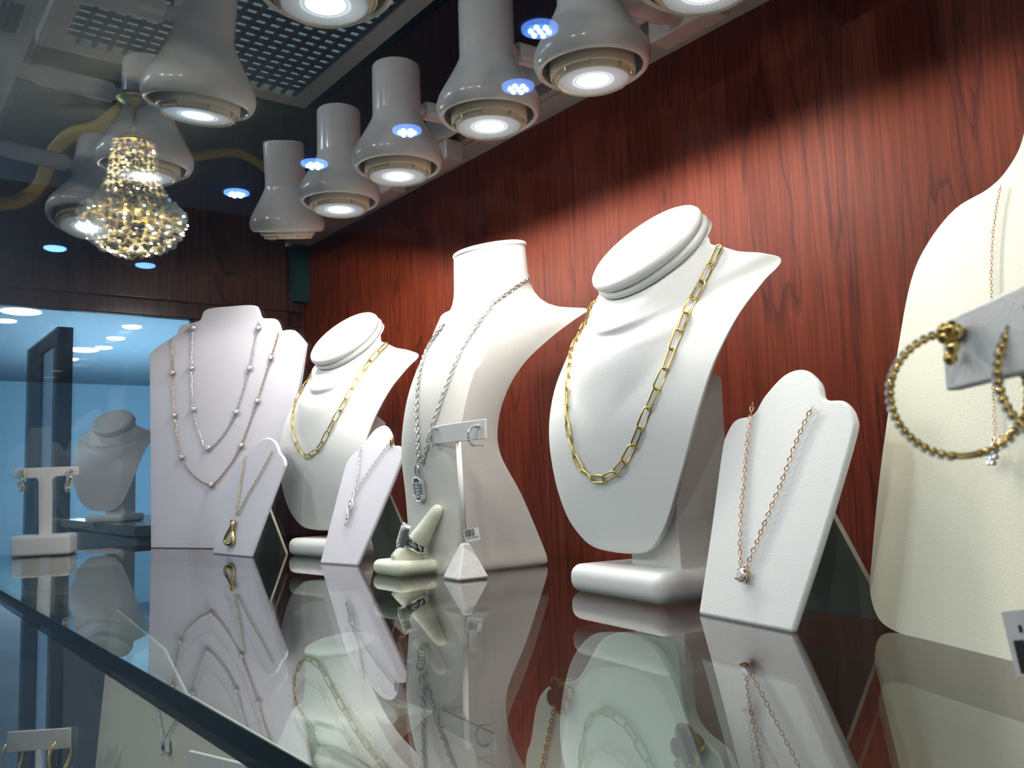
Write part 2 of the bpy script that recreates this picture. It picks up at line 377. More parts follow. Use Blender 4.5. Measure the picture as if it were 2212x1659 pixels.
# ------------------------------------------------------------------ lamps
def lamp(px, py, d, side, label, zl=4.6, D=1.08, power=1.0, ax=None):
    P = at(px, py, 2, zl); P[2] += .07; o = V(P); k = D/1.08*S
    dv = Vector(d).normalized(); zax = -dv; xax = Vector((1, 0, 0)); xax = (xax-zax*xax.dot(zax)).normalized(); yax = zax.cross(xax)
    mt = Matrix((xax, yax, zax)).transposed().to_4x4(); mt.translation = o
    top = mt @ Vector((0, 0, 1.3*k))
    t = thing('track_spotlight', label, 'spotlight', o, 'white spotlights under the case ceiling')
    m = MB()
    prof = [(.462, .03), (.485, .005), (.515, .03), (.536, .08), (.54, .14), (.522, .21), (.475, .30), (.405, .42), (.34, .54), (.302, .62), (.292, .66), (.29, .70), (.29, 1.25), (.28, 1.28), (.26, 1.29)]
    m.lathe([(r*k, z*k) for r, z in prof], 64, mt, caps=False)
    n0 = len(m.v); m.lathe([(.26*k, 1.29*k), (.001*k, 1.29*k)], 64, mt, caps=False)
    m.build('housing', MT['lampwhite'], t, smooth=True)
    m = MB(); m.lathe([(.462*k, .03*k), (.45*k, .05*k), (.43*k, .18*k), (.33*k, .32*k)], 64, mt, caps=False); m.build('reflector', MT['lampin'], t, smooth=True)
    m = MB(); m.lathe([(r*k, z*k) for r, z in [(.385, .3), (.396, .02), (.392, -.03), (.376, -.045), (.368, -.03), (.352, -.03), (.345, -.075), (.332, -.095), (.323, -.090), (.320, -.05)]], 64, mt, caps=False)
    for q in range(8):
        a = q*math.pi/4; m.box(.343*k, .370*k, -.012*k, .012*k, -.075*k, -.03*k, mtx=mt @ Matrix.Rotation(a, 4, 'Z'))
    m.build('bulb_ring', MT['bezel'], t, smooth=True)
    me = bpy.data.meshes.new('lens'); bm = bmesh.new(); bmesh.ops.create_circle(bm, cap_ends=True, radius=.322*k, segments=48); bm.to_mesh(me); bm.free()
    me.materials.append(MT['lens']); lo = bpy.data.objects.new('lens', me); C.objects.link(lo); lo.parent = t
    lo.matrix_local = Matrix.Translation(-o) @ mt @ Matrix.Translation((0, 0, -.078*k))
    # arm and track adapter
    ty = 6.75 if side > 0 else 1.2
    s0 = mt @ Vector((0, side*.30*k, .82*k)); ax_ = P[0] if ax is None else ax
    e0 = V((ax_, ty-side*.1, 5.55)); dd = (e0-s0).normalized(); mid = s0+dd*.10*S
    m = MB(); L = (e0-s0).length
    m.tube([s0-dd*.06*S, s0+dd*.07*S], .07*S, 12)
    m.tube([s0+dd*.07*S, s0+dd*.1*S, s0+dd*(L-.28*S), s0+dd*(L-.2*S), s0+dd*(L)], .1*S, 16, rs=[.09*S, .115*S, .115*S, .09*S, .07*S])
    m.build('arm', MT['lampwhite'], t, smooth=True)
    m = MB(); m.box((ax_-.42)*S, (ax_+.42)*S, (ty-.14)*S, (ty+.16)*S, 5.46*S, 5.76*S); m.build('track_adapter', MT['lampwhite'], t, bevel=.03*S)
    ld = bpy.data.lights.new('spotlight', 'SPOT'); ld.energy = LAMP_W; ld.color = SPOT_COL; ld.spot_size = math.radians(178.5); ld.spot_blend = .12; ld.shadow_soft_size = .03; ld.cycles.use_multiple_importance_sampling = False
    lo2 = bpy.data.objects.new('spotlight', ld); C.objects.link(lo2); lo2.parent = t
    lo2.matrix_local = Matrix.Translation(-o) @ mt @ Matrix.Translation((0, 0, -.13*k))
    ld.energy *= power*(1.25 if side > 0 else .6)
    return t
up = (0, 0.0, -1)
lamp(1522, -20, up, 1, 'white spotlight cut by the top edge, nearest on the wall track', power=.25)
lamp(1281, 172, (0, .03, -1), 1, 'large white spotlight above the tall gold chain bust, hiding its own arm')
lamp(1057, 272, up, 1, 'white spotlight right of the grid louver with lens facing straight down')
lamp(860, 380, up, 1, 'white spotlight fourth along the wall track, above the hourglass bust')
lamp(734, 452, up, 1, 'white spotlight overlapping the farthest one on the wall track')
lamp(622, 512, (-.24, .15, -1), 1, 'farthest white spotlight by the wall, turned away so its lens is hidden')
def px_of(P):
    c = R.T @ (np.array(P, float)-np.array([0, 0, 1.])); return CX+F_PX*c[0]/c[2], CY+F_PX*c[1]/c[2]
lamp(*px_of((-3.3, 2.8, 4.6)), up, -1, 'white spotlight on the front track just above the top edge of the view', power=.6)
lamp(*px_of((-2.4, 5.2, 4.6)), up, 1, 'white spotlight on the wall track beyond the top right corner of the view', power=.3)
lamp(703, 8, up, -1, 'biggest white spotlight, in front of the louver at the top edge')
lamp(428, 248, (-.16, -.02, -1), -1, power=.25, label='large tilted white spotlight to the upper right of the crystal chandelier')
lamp(312, 380, (-.05, -.02, -1), -1, power=.38, label='white spotlight behind the reflected crystal chandelier')
lamp(188, 492, (.2, -.16, -1), -1, power=1.4, label='white spotlight at far left glaring toward the viewer')

# ------------------------------------------------------------------ busts
def lerp_levels(L, n):
    """smooth interpolation of level tuples"""
    A = np.array(L, float); k = len(A); out = []
    for j in range(n):
        t = j/(n-1)*(k-1); i = min(int(t), k-2); u = t-i
        p0, p1, p2, p3 = A[max(i-1, 0)], A[i], A[i+1], A[min(i+2, k-1)]
        out.append(.5*((2*p1)+(p2-p0)*u+(2*p0-5*p1+4*p2-p3)*u*u+(3*p1-p0-3*p2+p3)*u**3))
    return out
def bust_loft(levels, N=120, K=40):
    """levels: w(back offset), z, tilt deg, hw, bend, thick, nr_u, nf, nb  -> closed loft (layout units, faces -Y)"""
    rows = []
    for (wv, z, T, hw, bend, th, nu, nf, nb) in lerp_levels(levels, N):
        T = math.radians(T); fr = []; bk = []
        hw = max(hw, .01); th = max(th, .01)
        for i in range(K+1):
            s_ = -math.cos(math.pi*i/K); u = s_*hw
            edge = math.sqrt(max(0, 1-abs(s_)**6))
            f0 = -bend*(abs(u)**2.0) ; b0 = f0-th*edge
            f0 = f0
            if nu > .02:
                q = max(0, 1-(u/nu)**2); e_ = .5+1.3*min(1, max(0, (hw-nu*1.02)/(.45*nu))); h = q**e_
                f0 = f0+(nf-f0)*h; b0 = b0+(-nb-b0)*h if b0 > -nb else b0
            fr.append((u, f0)); bk.append((u, b0))
        loop = fr+bk[-2:0:-1] if True else fr
        rows.append([(u, wv-v*math.cos(T), z-v*math.sin(T)) for u, v in loop])
    n = len(rows[0]); v = [p for r in rows for p in r]; f = []
    for j in range(len(rows)-1):
        for i in range(n): f.append((j*n+i, j*n+(i+1) % n, (j+1)*n+(i+1) % n, (j+1)*n+i))
    f.append(tuple(range(n-1, -1, -1))); f.append(tuple((len(rows)-1)*n+i for i in range(n)))
    return v, f
def place_mtx(cx_, cy_, cz_, yaw, s=1.0):
    return Matrix.Translation(V((cx_, cy_, cz_))) @ Matrix.Rotation(yaw, 4, 'Z') @ Matrix.Scale(S*s, 4)

A_LEV = [  # back offset, z, tilt, hw, bend, thick, neck u, neck front, neck back
 (.06, .33, 0, .08, 0, .06, 0, 0, 0),
 (.03, .36, 0, .34, 0, .10, 0, 0, 0),
 (.00, .45, 0, .52, .02, .14, 0, 0, 0),
 (-.04, .65, 2, .71, .04, .16, 0, 0, 0),
 (-.08, 1.0, 4, .89, .08, .17, 0, 0, 0),
 (-.09, 1.4, 8, 1.03, .12, .18, .1, .0, .1),
 (-.04, 1.75, 14, 1.11, .17, .18, .55, .03, .15),
 (.06, 2.02, 22, 1.17, .24, .17, .80, .11, .25),
 (.18, 2.20, 28, 1.24, .30, .14, .90, .19, .35),
 (.28, 2.30, 32, 1.30, .32, .11, .90, .25, .40),
 (.31, 2.40, 35, 1.18, .33, .11, .80, .32, .42),
 (.35, 2.50, 39, .98, .36, .11, .72, .37, .44),
 (.40, 2.62, 42, .83, .36, .11, .66, .42, .45),
 (.46, 2.73, 45, .72, .28, .10, .63, .45, .46),
 (.53, 2.83, 47, .67, .20, .10, .62, .48, .47),
 (.57, 2.88, 48, .62, .10, .10, .62, .49, .48),
]
A_NECK_END = (.585, 2.885, 47)
def bust_a_parts():
    m = MB(); v, f = bust_loft(A_LEV, 150, 44); m.add(v, f)
    cap = MB()
    T = math.radians(48); ctr = Vector((-.03, .57, 2.90)); nrm = Vector((0, -math.sin(T), math.cos(T))); fw_ = Vector((0, -math.cos(T), -math.sin(T))); lat = Vector((1, 0, 0))
    prof = [(.86, -.03), (.965, -.02), (1.02, .005), (1.04, .03), (1.02, .055), (.985, .068), (.975, .072), (1.0, .08), (1.025, .10), (1.025, .125), (1.0, .15), (.94, .17), (.8, .182), (.5, .19), (.02, .193)]
    n = 72; vv = []
    for r, h in prof:
        for i in range(n):
            a = 2*math.pi*i/n; vv.append(ctr+lat*(r*.635*math.cos(a))+fw_*(r*.50*math.sin(a))+nrm*h)
    ff = []
    for k in range(len(prof)-1):
        for i in range(n): j = (i+1) % n; ff.append((k*n+i, k*n+j, (k+1)*n+j, (k+1)*n+i))
    ff.append(tuple((len(prof)-1)*n+i for i in range(n))); cap.add(vv, ff)
    sp = MB()   # upright support slab behind the chest
    sp.prism([(.16, .22), (.60, .22), (.70, .22), (.70, 1.75), (.40, 1.95), (.30, 1.6), (.18, 1.0), (.14, .6)], Matrix(((0, 0, 1, 0), (1, 0, 0, 0), (0, 1, 0, 0), (0, 0, 0, 1))), -.0, .62)
    bs = MB(); bs.box(-.46, .80, -.20, .95, .0, .235)
    return m, cap, sp, bs
def xf(mb, mtx):
    mb.v = [tuple(mtx @ Vector(p)) for p in mb.v]; return mb
def bust_a(cx_, cy_, yaw, label, s=1.0, cz=0):
    mt = place_mtx(cx_, cy_, cz, yaw, s); t = thing('necklace_bust', label, 'display bust', V((cx_, cy_, cz)), 'necklace busts')
    body, cap, sp, bs = [xf(q, mt) for q in bust_a_parts()]
    bo = body.build('torso', MT['leather'], t, smooth=True)
    cap.build('neck_cap', MT['leather'], t, smooth=True)
    sp.build('support', MT['leather2'], t, bevel=.012*S)
    bs.build('base', MT['leather'], t, bevel=.10*S*s, seg=5)
    return t, BVHTree.FromPolygons([Vector(p) for p in body.v], body.f), body
bustD, bvhD, _ = bust_a(-5.46, 5.18, -.125, 'tall white bust with paperclip chain, largest and nearest of the slanted-neck busts')
bustB, bvhB, _ = bust_a(-11.50, 5.29, .14, 'smaller looking white slanted-neck bust beside the flat lilac necklace board', s=1.03)

# hourglass bust: solid block body; rows of (z, front y, back y, half width, front corner radius-ish, dome)
C_LEV = [  # z, yf, yb, hw_front, hw_back, bulge
 (0.0, -.10, 1.08, .50, .50, .10),
 (.06, -.11, 1.12, .51, .52, .10),
 (.30, -.08, 1.04, .52, .50, .12),
 (.80, -.08, .80, .57, .50, .15),
 (1.25, -.10, .52, .61, .52, .18),
 (1.60, -.06, .48, .64, .56, .20),
 (1.95, .03, .58, .66, .62, .22),
 (2.25, .16, .78, .67, .68, .24),
 (2.52, .32, 1.08, .67, .75, .26),
 (2.73, .44, 1.36, .64, .83, .30),
 (2.88, .50, 1.60, .58, .88, .30),
]
def bust_c_body():
    m = MB(); rows = []
    for (z, yf, yb, hf, hb, bu) in lerp_levels(C_LEV, 90):
        loop = []
        n1 = 22
        for i in range(n1+1):                      # front face, left to right
            u = -1+2*i/n1; e_ = abs(u)**3
            loop.append((u*hf, yf-bu*(1-u*u)+.05*0, z))
        for i in range(1, 12):                     # right side going back
            t = i/12; loop.append((hf+(hb-hf)*t, yf+(yb-yf)*t, z))
        for i in range(n1+1):
            u = 1-2*i/n1; loop.append((u*hb, yb-.02+.0*u, z))
        for i in range(1, 12):
            t = 1-i/12; loop.append((-(hf+(hb-hf)*t), yf+(yb-yf)*t, z))
        rows.append(loop)
    # shoulders roll into the neck: shrink the last section towards the neck ring
    last = rows[-1]; n = len(last); nc = Vector((0.03, .80, 0)); ru, rv = .475, .42
    ring = []
    for p in last:
        d = Vector((p[0]/.62, (p[1]-nc.y)/.62, 0)); a = math.atan2(d.y, d.x); ring.append(Vector((nc.x+ru*math.cos(a), nc.y+rv*math.sin(a), 0)))
    for (t, z, s_) in ((.12, 2.90, 1), (.25, 2.91, 1), (.4, 2.92, 1), (.55, 2.94, 1), (.70, 2.98, 1), (.82, 3.04, 1), (.91, 3.12, 1), (.97, 3.22, 1), (1.0, 3.35, 1), (1.0, 3.50, .985), (1.0, 3.63, .97)):
        rows.append([(p[0]*(1-t)+q.x*t*s_, p[1]*(1-t)+(nc.y+(q.y-nc.y)*s_-.03*(z-3.0))*t, z+((q.y-nc.y)*.16*max(0, (z-3.0)/.63))) for p, q in zip(last, ring)])
    v = [p for r in rows for p in r]; f = []
    for j in range(len(rows)-1):
        for i in range(n): f.append((j*n+i, j*n+(i+1) % n, (j+1)*n+(i+1) % n, (j+1)*n+i))
    f.append(tuple(range(n-1, -1, -1))); f.append(tuple((len(rows)-1)*n+i for i in range(n)))
    m.add(v, f); return m
def bust_c(cx_, cy_, cz, yaw, label, s=1.0):
    mt = place_mtx(cx_, cy_, cz, yaw, s); t = thing('necklace_bust', label, 'display bust', V((cx_, cy_, cz)), 'necklace busts')
    body = xf(bust_c_body(), mt); bo = body.build('torso', MT['leather2'], t, smooth=True)
    bo.modifiers.new('es', 'EDGE_SPLIT').split_angle = math.radians(60)
    cap = MB(); n = 64; vv = []; prof = [(.94, -.02), (1.0, 0), (1.02, .02), (1.0, .045), (.96, .055), (.5, .06), (.02, .06)]
    for r, h in prof:
        for i in range(n):
            a = 2*math.pi*i/n; y = r*.415*math.sin(a); vv.append((.03+r*.468*math.cos(a), .783+y, 3.635+h+y*.16))
    ff = []
    for k in range(len(prof)-1):
        for i in range(n): j = (i+1) % n; ff.append((k*n+i, k*n+j, (k+1)*n+j, (k+1)*n+i))
    ff.append(tuple((len(prof)-1)*n+i for i in range(n))); cap.add(vv, ff); xf(cap, mt)
    cap.build('neck_cap', MT['leather2'], t, smooth=True)
    return t, BVHTree.FromPolygons([Vector(p) for p in body.v], body.f)
bustC, bvhC = bust_c(-8.36, 5.27, 0, -.02, 'hourglass white bust with a flat round neck and broad plain side')
bustL, bvhL = bust_c(-10.25, 4.2, DECK, 0.0, 'green-tinted bust seen through the shelf below the small key pendant card')

# ------------------------------------------------------------------ flat cards
def card_frame(A, B, lean):
    A = np.array(A, float); B = np.array(B, float); U = nz(B-A); U[2] = 0; U = nz(U); back = np.array([-U[1], U[0], 0])
    Vv = math.cos(lean)*np.array([0, 0, 1.])+math.sin(lean)*back; N = np.cross(U, Vv)    # N points toward the customer side
    return A, U, Vv, N
def to_plane(fr, px, py, off=0):
    A, U, Vv, N = fr; d = ray(px, py); c = np.array([0, 0, 1.]); A2 = A+N*off; t = (A2-c).dot(N)/d.dot(N); return c+t*d
def frame_mtx(fr):
    A, U, Vv, N = fr
    return Matrix(((U[0]*S, Vv[0]*S, N[0]*S, A[0]*S), (U[1]*S, Vv[1]*S, N[1]*S, A[1]*S), (U[2]*S, Vv[2]*S, N[2]*S, A[2]*S), (0, 0, 0, 1)))
def smooth_poly(pts, sharp=(), n=6):
    """closed polygon through pts; indices in sharp stay corners"""
    out = []; k = len(pts)
    for i in range(k):
        p1, p2 = np.array(pts[i], float), np.array(pts[(i+1) % k], float)
        p0 = np.array(pts[i-1], float) if i not in sharp else p1; p3 = np.array(pts[(i+2) % k], float) if ((i+1) % k) not in sharp else p2
        for j in range(n):
            t = j/n; q = .5*((2*p1)+(p2-p0)*t+(2*p0-5*p1+4*p2-p3)*t*t+(3*p1-p0-3*p2+p3)*t**3)
            out.append((q[0], q[1]))
            if i in sharp and ((i+1) % k) in sharp: break
    return out
def card(name, fr, poly, th, m, label, cat='necklace stand', group='flat necklace stands', easel=None, bevel=.03):
    t = thing(name, label, cat, V(fr[0]), group); mt = frame_mtx(fr)
    mb = MB(); mb.prism(poly, mt, -th, 0); mb.build('panel', m, t, bevel=bevel*S, seg=4)
    if easel:
        u0, u1, top, foot = easel; A, U, Vv, N = fr; back = np.array([-U[1], U[0], 0])
        pt = A+Vv*top-N*(th+.02)
        P = [A+U*u0*1.0+back*foot, A+U*u1+back*foot, pt+U*(u1-.12), pt+U*(u0+.12)]
        for q in P[:2]: q[2] = A[2]+.005
        nn = nz(np.cross(P[1]-P[0], P[2]-P[1]))*.035
        e_ = MB(); vs = [V(q) for q in P]+[V(q+nn) for q in P]
        e_.add(vs, [(0, 1, 2, 3), (7, 6, 5, 4)]); e_.add(vs, [(0, 4, 5, 1), (1, 5, 6, 2), (2, 6, 7, 3), (3, 7, 4, 0)], 1)
        e_.build('easel_leg', [MT['board'], MT['boardedge']], t)
    return t
# F: white neck card with solitaire
FR_F = card_frame(at(1507, 1327, 2, 0), at(1705, 1366, 2, 0), math.radians(17))
polyF = smooth_poly([(0, 0), (.91, 0), (1.04, .6), (1.15, 1.20), (1.14, 1.36), (1.03, 1.47), (.87, 1.50), (.80, 1.62), (.64, 1.73), (.46, 1.72), (.29, 1.58), (.20, 1.45), (.02, 1.42), (-.06, 1.30), (-.07, 1.15), (-.03, .6)], sharp=(0, 1))
card('necklace_stand', FR_F, polyF, .05, MT['leather'], 'white leaning neck-shaped card with a solitaire necklace, right of the tall bust', easel=(.1, .95, 1.0, .82))
FR_S = card_frame(at(690, 1217, 2, 0), at(775, 1223, 2, 0), math.radians(19))
polyS = smooth_poly([(0, 0), (.75, 0), (.92, .6), (1.08, 1.25), (1.07, 1.42), (.98, 1.50), (.86, 1.52), (.76, 1.68), (.60, 1.79), (.42, 1.75), (.28, 1.60), (.18, 1.49), (.06, 1.40), (-.01, 1.22), (-.01, .6)], sharp=(0, 1))
card('necklace_stand', FR_S, polyS, .05, MT['lilac'], 'narrow white leaning card with a silver key pendant', easel=(.1, .9, 1.1, .85))
FR_L = card_frame(at(458, 1196, 2, 0), at(540, 1204, 2, 0), math.radians(12))
def pl2(fr, px, py):
    A, U, Vv, N = fr; P = to_plane(fr, px, py)-A; return (P.dot(U), P.dot(Vv))
pL = [pl2(FR_L, *q) for q in [(458, 1196), (541, 1204), (575, 1110), (608, 1022), (615, 1003), (612, 988), (603, 976), (598, 962), (590, 950), (576, 945), (560, 952), (547, 965), (532, 979), (511, 998), (499, 1018), (485, 1077)]]
pL[0] = (0.0, 0.0); pL[1] = (pL[1][0], 0.0)
polyL = smooth_poly(pL, sharp=(0, 1))
card('necklace_stand', FR_L, polyL, .05, MT['lilac'], 'short white leaning card with a gold teardrop pendant before the big board', easel=(.2, 1.2, 1.0, .6))
FR_B = card_frame(np.array([-15.4, 4.328, 0]), np.array([-15.4+.90, 4.328+.43, 0]), math.radians(1.5))
def pl2(fr, px, py):
    A, U, Vv, N = fr; P = to_plane(fr, px, py)-A; return (P.dot(U), P.dot(Vv))
pix = [(325, 1187), (324, 980), (322, 765), (340, 748), (378, 724), (390, 703), (415, 697), (432, 690), (445, 668), (500, 661), (545, 659), (555, 668), (563, 686), (590, 688), (600, 700), (606, 714), (632, 713), (659, 742), (640, 860), (606, 1000)]
pB = [pl2(FR_B, *q) for q in pix]; pB[0] = (pB[0][0], 0.0); pB.append((2.1, 0.0))
card('necklace_board', FR_B, smooth_poly(pB, sharp=(0, 2, 17, 20), n=4), .08, MT['lilac'], 'large flat lilac-white stepped board wearing two station necklaces', bevel=.02)
FR_E = card_frame(at(1945, 1368, 2, 0), at(2212, 1434, 2, 0), math.radians(10))
halfE = [(.25, 0), (0, .0), (-.2, .05), (-.31, .2), (-.32, .4), (-.30, 1.0), (-.22, 1.75), (-.14, 2.2), (.0, 2.42), (.22, 2.57), (.48, 2.61), (.62, 2.68), (.72, 2.82), (.76, 3.1)]
ce = 1.2; polyE = smooth_poly(halfE+[(2*ce-u, v) for u, v in reversed(halfE)], sharp=(13, 14), n=5)
card('necklace_board', FR_E, polyE, .14, MT['cream'], 'large cream neck-shaped board at the right edge behind the hoop earrings', bevel=.05)
# lower shelf boards, seen through and below the glass shelf
FR_G = (np.array([0, 2.75, DECK]), np.array([1., 0, 0]), np.array([0, math.sin(math.radians(6)), math.cos(math.radians(6))]), None)
def mkframe(x, y, z, yaw, lean):
    U = np.array([math.cos(yaw), math.sin(yaw), 0]); back = np.array([-U[1], U[0], 0]); Vv = math.cos(lean)*np.array([0, 0, 1.])+math.sin(lean)*back
    return (np.array([x, y, z], float), U, Vv, np.cross(U, Vv))
FR_G = mkframe(-9.0, 2.1, DECK, .0, math.radians(5))
def card_from_pix(fr, pix_top, bottom_pad=None):
    return [pl2(fr, *q) for q in pix_top]
gl = pl2(FR_G, 222, 1500); gt = pl2(FR_G, 262, 1322); gr = pl2(FR_G, 655, 1640)
uL, vT, uR = gl[0], gt[1], gr[0]
g1 = pl2(FR_G, 352, 1400); g2 = pl2(FR_G, 400, 1497); g3 = pl2(FR_G, 665, 1652)
gpoly = [(uL, 0), (uL, vT-.22)]+[(uL+.22-.22*math.cos(a), vT-.22+.22*math.sin(a)) for a in (.4, .8, 1.2, 1.57)]+[g1, g2, g3, (g3[0], 0)]
card('necklace_board', FR_G, gpoly, .03, MT['cream'], 'cream board under the shelf with a square halo pendant', bevel=.01)
FR_K = mkframe(-7.2, 5.3, DECK, -.05, math.radians(3))
kp = card_from_pix(FR_K, [(1110, 1900), (1130, 1700), (1145, 1600), (1158, 1520), (1180, 1485), (1215, 1476), (1245, 1466), (1268, 1432), (1290, 1392), (1310, 1374), (1340, 1366), (1400, 1372), (1450, 1388), (1466, 1430), (1472, 1500), (1480, 1550), (1505, 1588), (1535, 1612), (1562, 1655), (1580, 1800), (1590, 1900)])
kp[0] = (kp[0][0], 0); kp[-1] = (kp[-1][0], 0)
card('necklace_board', FR_K, smooth_poly(kp, sharp=(0, 20), n=4), .16, MT['leather'], 'green-tinted board under the shelf with black clover stations', bevel=.05)

# ------------------------------------------------------------------ necklaces
camp = Vector((0, 0, S))
def surf_path(bvh, pix, n=10):
    """drape a line over a bust where the sight lines meet it"""
    P = []; Nn = []
    dense = catmull([Vector((x, y, 0)) for x, y in pix], n)
    for q in dense:
        d = Vector(ray(q.x, q.y)); h = bvh.ray_cast(camp, d); dx = 0
        while h[0] is None and dx < 48: dx += 4; h = bvh.ray_cast(camp, Vector(ray(q.x+dx+3, q.y)))
        if h[0] is not None: P.append(h[0]); Nn.append(h[1])
    if not P: return [], None
    # discard jumps onto other surfaces, then relax
    Q = [P[0]]
    for p in P[1:]:
        if (p-Q[-1]).length < .05: Q.append(p)
    for _ in range(3): Q = [Q[0]]+[(Q[i-1]+Q[i]*2+Q[i+1])/4 for i in range(1, len(Q)-1)]+[Q[-1]]
    def nrm(p):
        h = bvh.find_nearest(p); nn = h[1].copy()
        if nn.dot(camp-p) < 0: nn = -nn
        return nn
    return Q, nrm
def card_path(fr, pix, off=.012, n=8):
    P = [V(to_plane(fr, x, y, off)) for x, y in pix]; N = Vector(fr[3]); return catmull(P, n), (lambda p: N)
def necklace(name, label, m, strands, L, Wd, r, lift=.02, group=None, seg=8, cat='necklace', stretch=.9):
    t = None
    for pts, nrm in strands:
        if not pts: continue
        if t is None: t = thing(name, label, cat, pts[len(pts)//2], group)
        mb = MB(); link_chain(mb, pts, nrm, L*S, Wd*S, r*S, lift*S, seg=seg, stretch=stretch); mb.build('chain', m, t, smooth=True)
    return t
def gem(mb, c, r, nrm, seg=8):
    z = Vector(nrm).normalized(); x = z.orthogonal().normalized(); y = z.cross(x)
    mt = Matrix((x, y, z)).transposed().to_4x4(); mt.translation = Vector(c)
    mb.lathe([(.02*r, -.6*r), (r, .1*r), (r*.96, .2*r), (.6*r, .5*r), (.02*r, .5*r)], seg, mt, caps=True)
def place(fr, px, py, off=.02): return V(to_plane(fr, px, py, off))

pD = [(1572, 500), (1552, 545), (1520, 610), (1490, 667), (1465, 730), (1440, 800), (1413, 862), (1388, 925), (1368, 972), (1345, 1010), (1320, 1030), (1290, 1036), (1262, 1015), (1245, 985), (1232, 930), (1228, 880), (1230, 830), (1236, 770), (1247, 720), (1265, 672), (1284, 650)]
necklace('paperclip_necklace', 'bold gold paperclip chain draped on the tall right-hand bust', MT['gold'], [surf_path(bvhD, pD)], .185, .062, .0095, .022, group='gold paperclip chains', seg=12)
pBq = [(847, 735), (818, 762), (785, 803), (755, 854), (735, 890), (717, 922), (692, 969), (662, 986), (642, 960), (634, 920), (637, 887), (650, 838), (671, 797)]
necklace('paperclip_necklace', 'gold paperclip chain on the slanted bust beside the lilac board', MT['gold'], [surf_path(bvhB, pBq)], .185, .062, .0095, .022, group='gold paperclip chains', seg=12)
pCr = [(1150, 598), (1110, 623), (1062, 664), (1014, 731), (990, 775), (966, 837), (939, 915), (917, 992), (910, 1009)]
pCl = [(962, 700), (927, 751), (908, 813), (902, 886), (905, 958), (909, 1006)]
tC = necklace('pendant_necklace', 'silver rope chain with long baguette pendant on the hourglass bust', MT['silver'], [surf_path(bvhC, pCr), surf_path(bvhC, pCl)], .048, .036, .0085, .02, group='pendant necklaces')
def raypt(bvh, px, py):
    h = bvh.ray_cast(camp, Vector(ray(px, py))); return h[0], h[1] if h[1].dot(camp-h[0]) > 0 else -h[1]
def basis(p, n, upv=Vector((0, 0, 1))):
    n = n.normalized(); y = (upv-n*upv.dot(n)).normalized(); x = y.cross(n); mt = Matrix((x, y, n)).transposed().to_4x4(); mt.translation = p; return mt
c, n = raypt(bvhC, 911, 1056)
bt = basis(c, n)
mb = MB(); q = S
def rrect(w_, h_, r_, k=6):
    o_ = []
    for cx_, cy_, a0 in ((w_-r_, h_-r_, 0), (-w_+r_, h_-r_, 90), (-w_+r_, -h_+r_, 180), (w_-r_, -h_+r_, 270)):
        for i in range(k+1): a = math.radians(a0+90*i/k); o_.append((cx_+r_*math.cos(a), cy_+r_*math.sin(a)))
    return o_
mb.prism([(x*q, y*q) for x, y in rrect(.075, .13, .06)], bt, .005*q, .05*q)
for a in rrect(.072, .127, .06, 5): mb.ball(bt @ Vector((a[0]*q, a[1]*q, .055*q)), .011*q, 6, 4)
mb.tube([bt @ Vector((.035*q*math.cos(t), (.20+.06*math.sin(t))*q, .03*q)) for t in [i*math.pi/6 for i in range(12)]], .009*q, 6, closed=True)
po = mb.build('pendant', MT['silver'], tC, smooth=False)
mb = MB()
for i in range(5): mb.box(-.03*q, .03*q, (-.09+i*.036)*q, (-.062+i*.036)*q, .05*q, .068*q, mtx=bt)
mb.build('baguette_stones', MT['diamond'], po)

# F solitaire
tF = necklace('pendant_necklace', 'rose gold cable chain with one round diamond on the right-hand white card', MT['rose'],
    [card_path(FR_F, [(1758, 880), (1745, 905), (1720, 962), (1690, 1045), (1660, 1118), (1628, 1195), (1611, 1236)]), card_path(FR_F, [(1629, 870), (1624, 900), (1617, 950), (1610, 1030), (1603, 1120), (1601, 1190), (1604, 1236)])], .036, .023, .0048, .012, group='pendant necklaces')
c = place(FR_F, 1606, 1243, .03); n = Vector(FR_F[3])
mb = MB(); bt = basis(c, n); mb.lathe([(.02*S, -.02*S), (.045*S, .0), (.05*S, .02*S), (.04*S, .025*S)], 12, bt)
for i in range(4): a = i*math.pi/2+.7; mb.tube([bt @ Vector((.045*S*math.cos(a), .045*S*math.sin(a), -.01*S)), bt @ Vector((.045*S*math.cos(a), .045*S*math.sin(a), .035*S))], .008*S, 5)
po = mb.build('setting', MT['rose'], tF, smooth=True); mb = MB(); gem(mb, c+n*.02*S, .042*S, n, 12); mb.build('diamond', MT['diamond'], po)

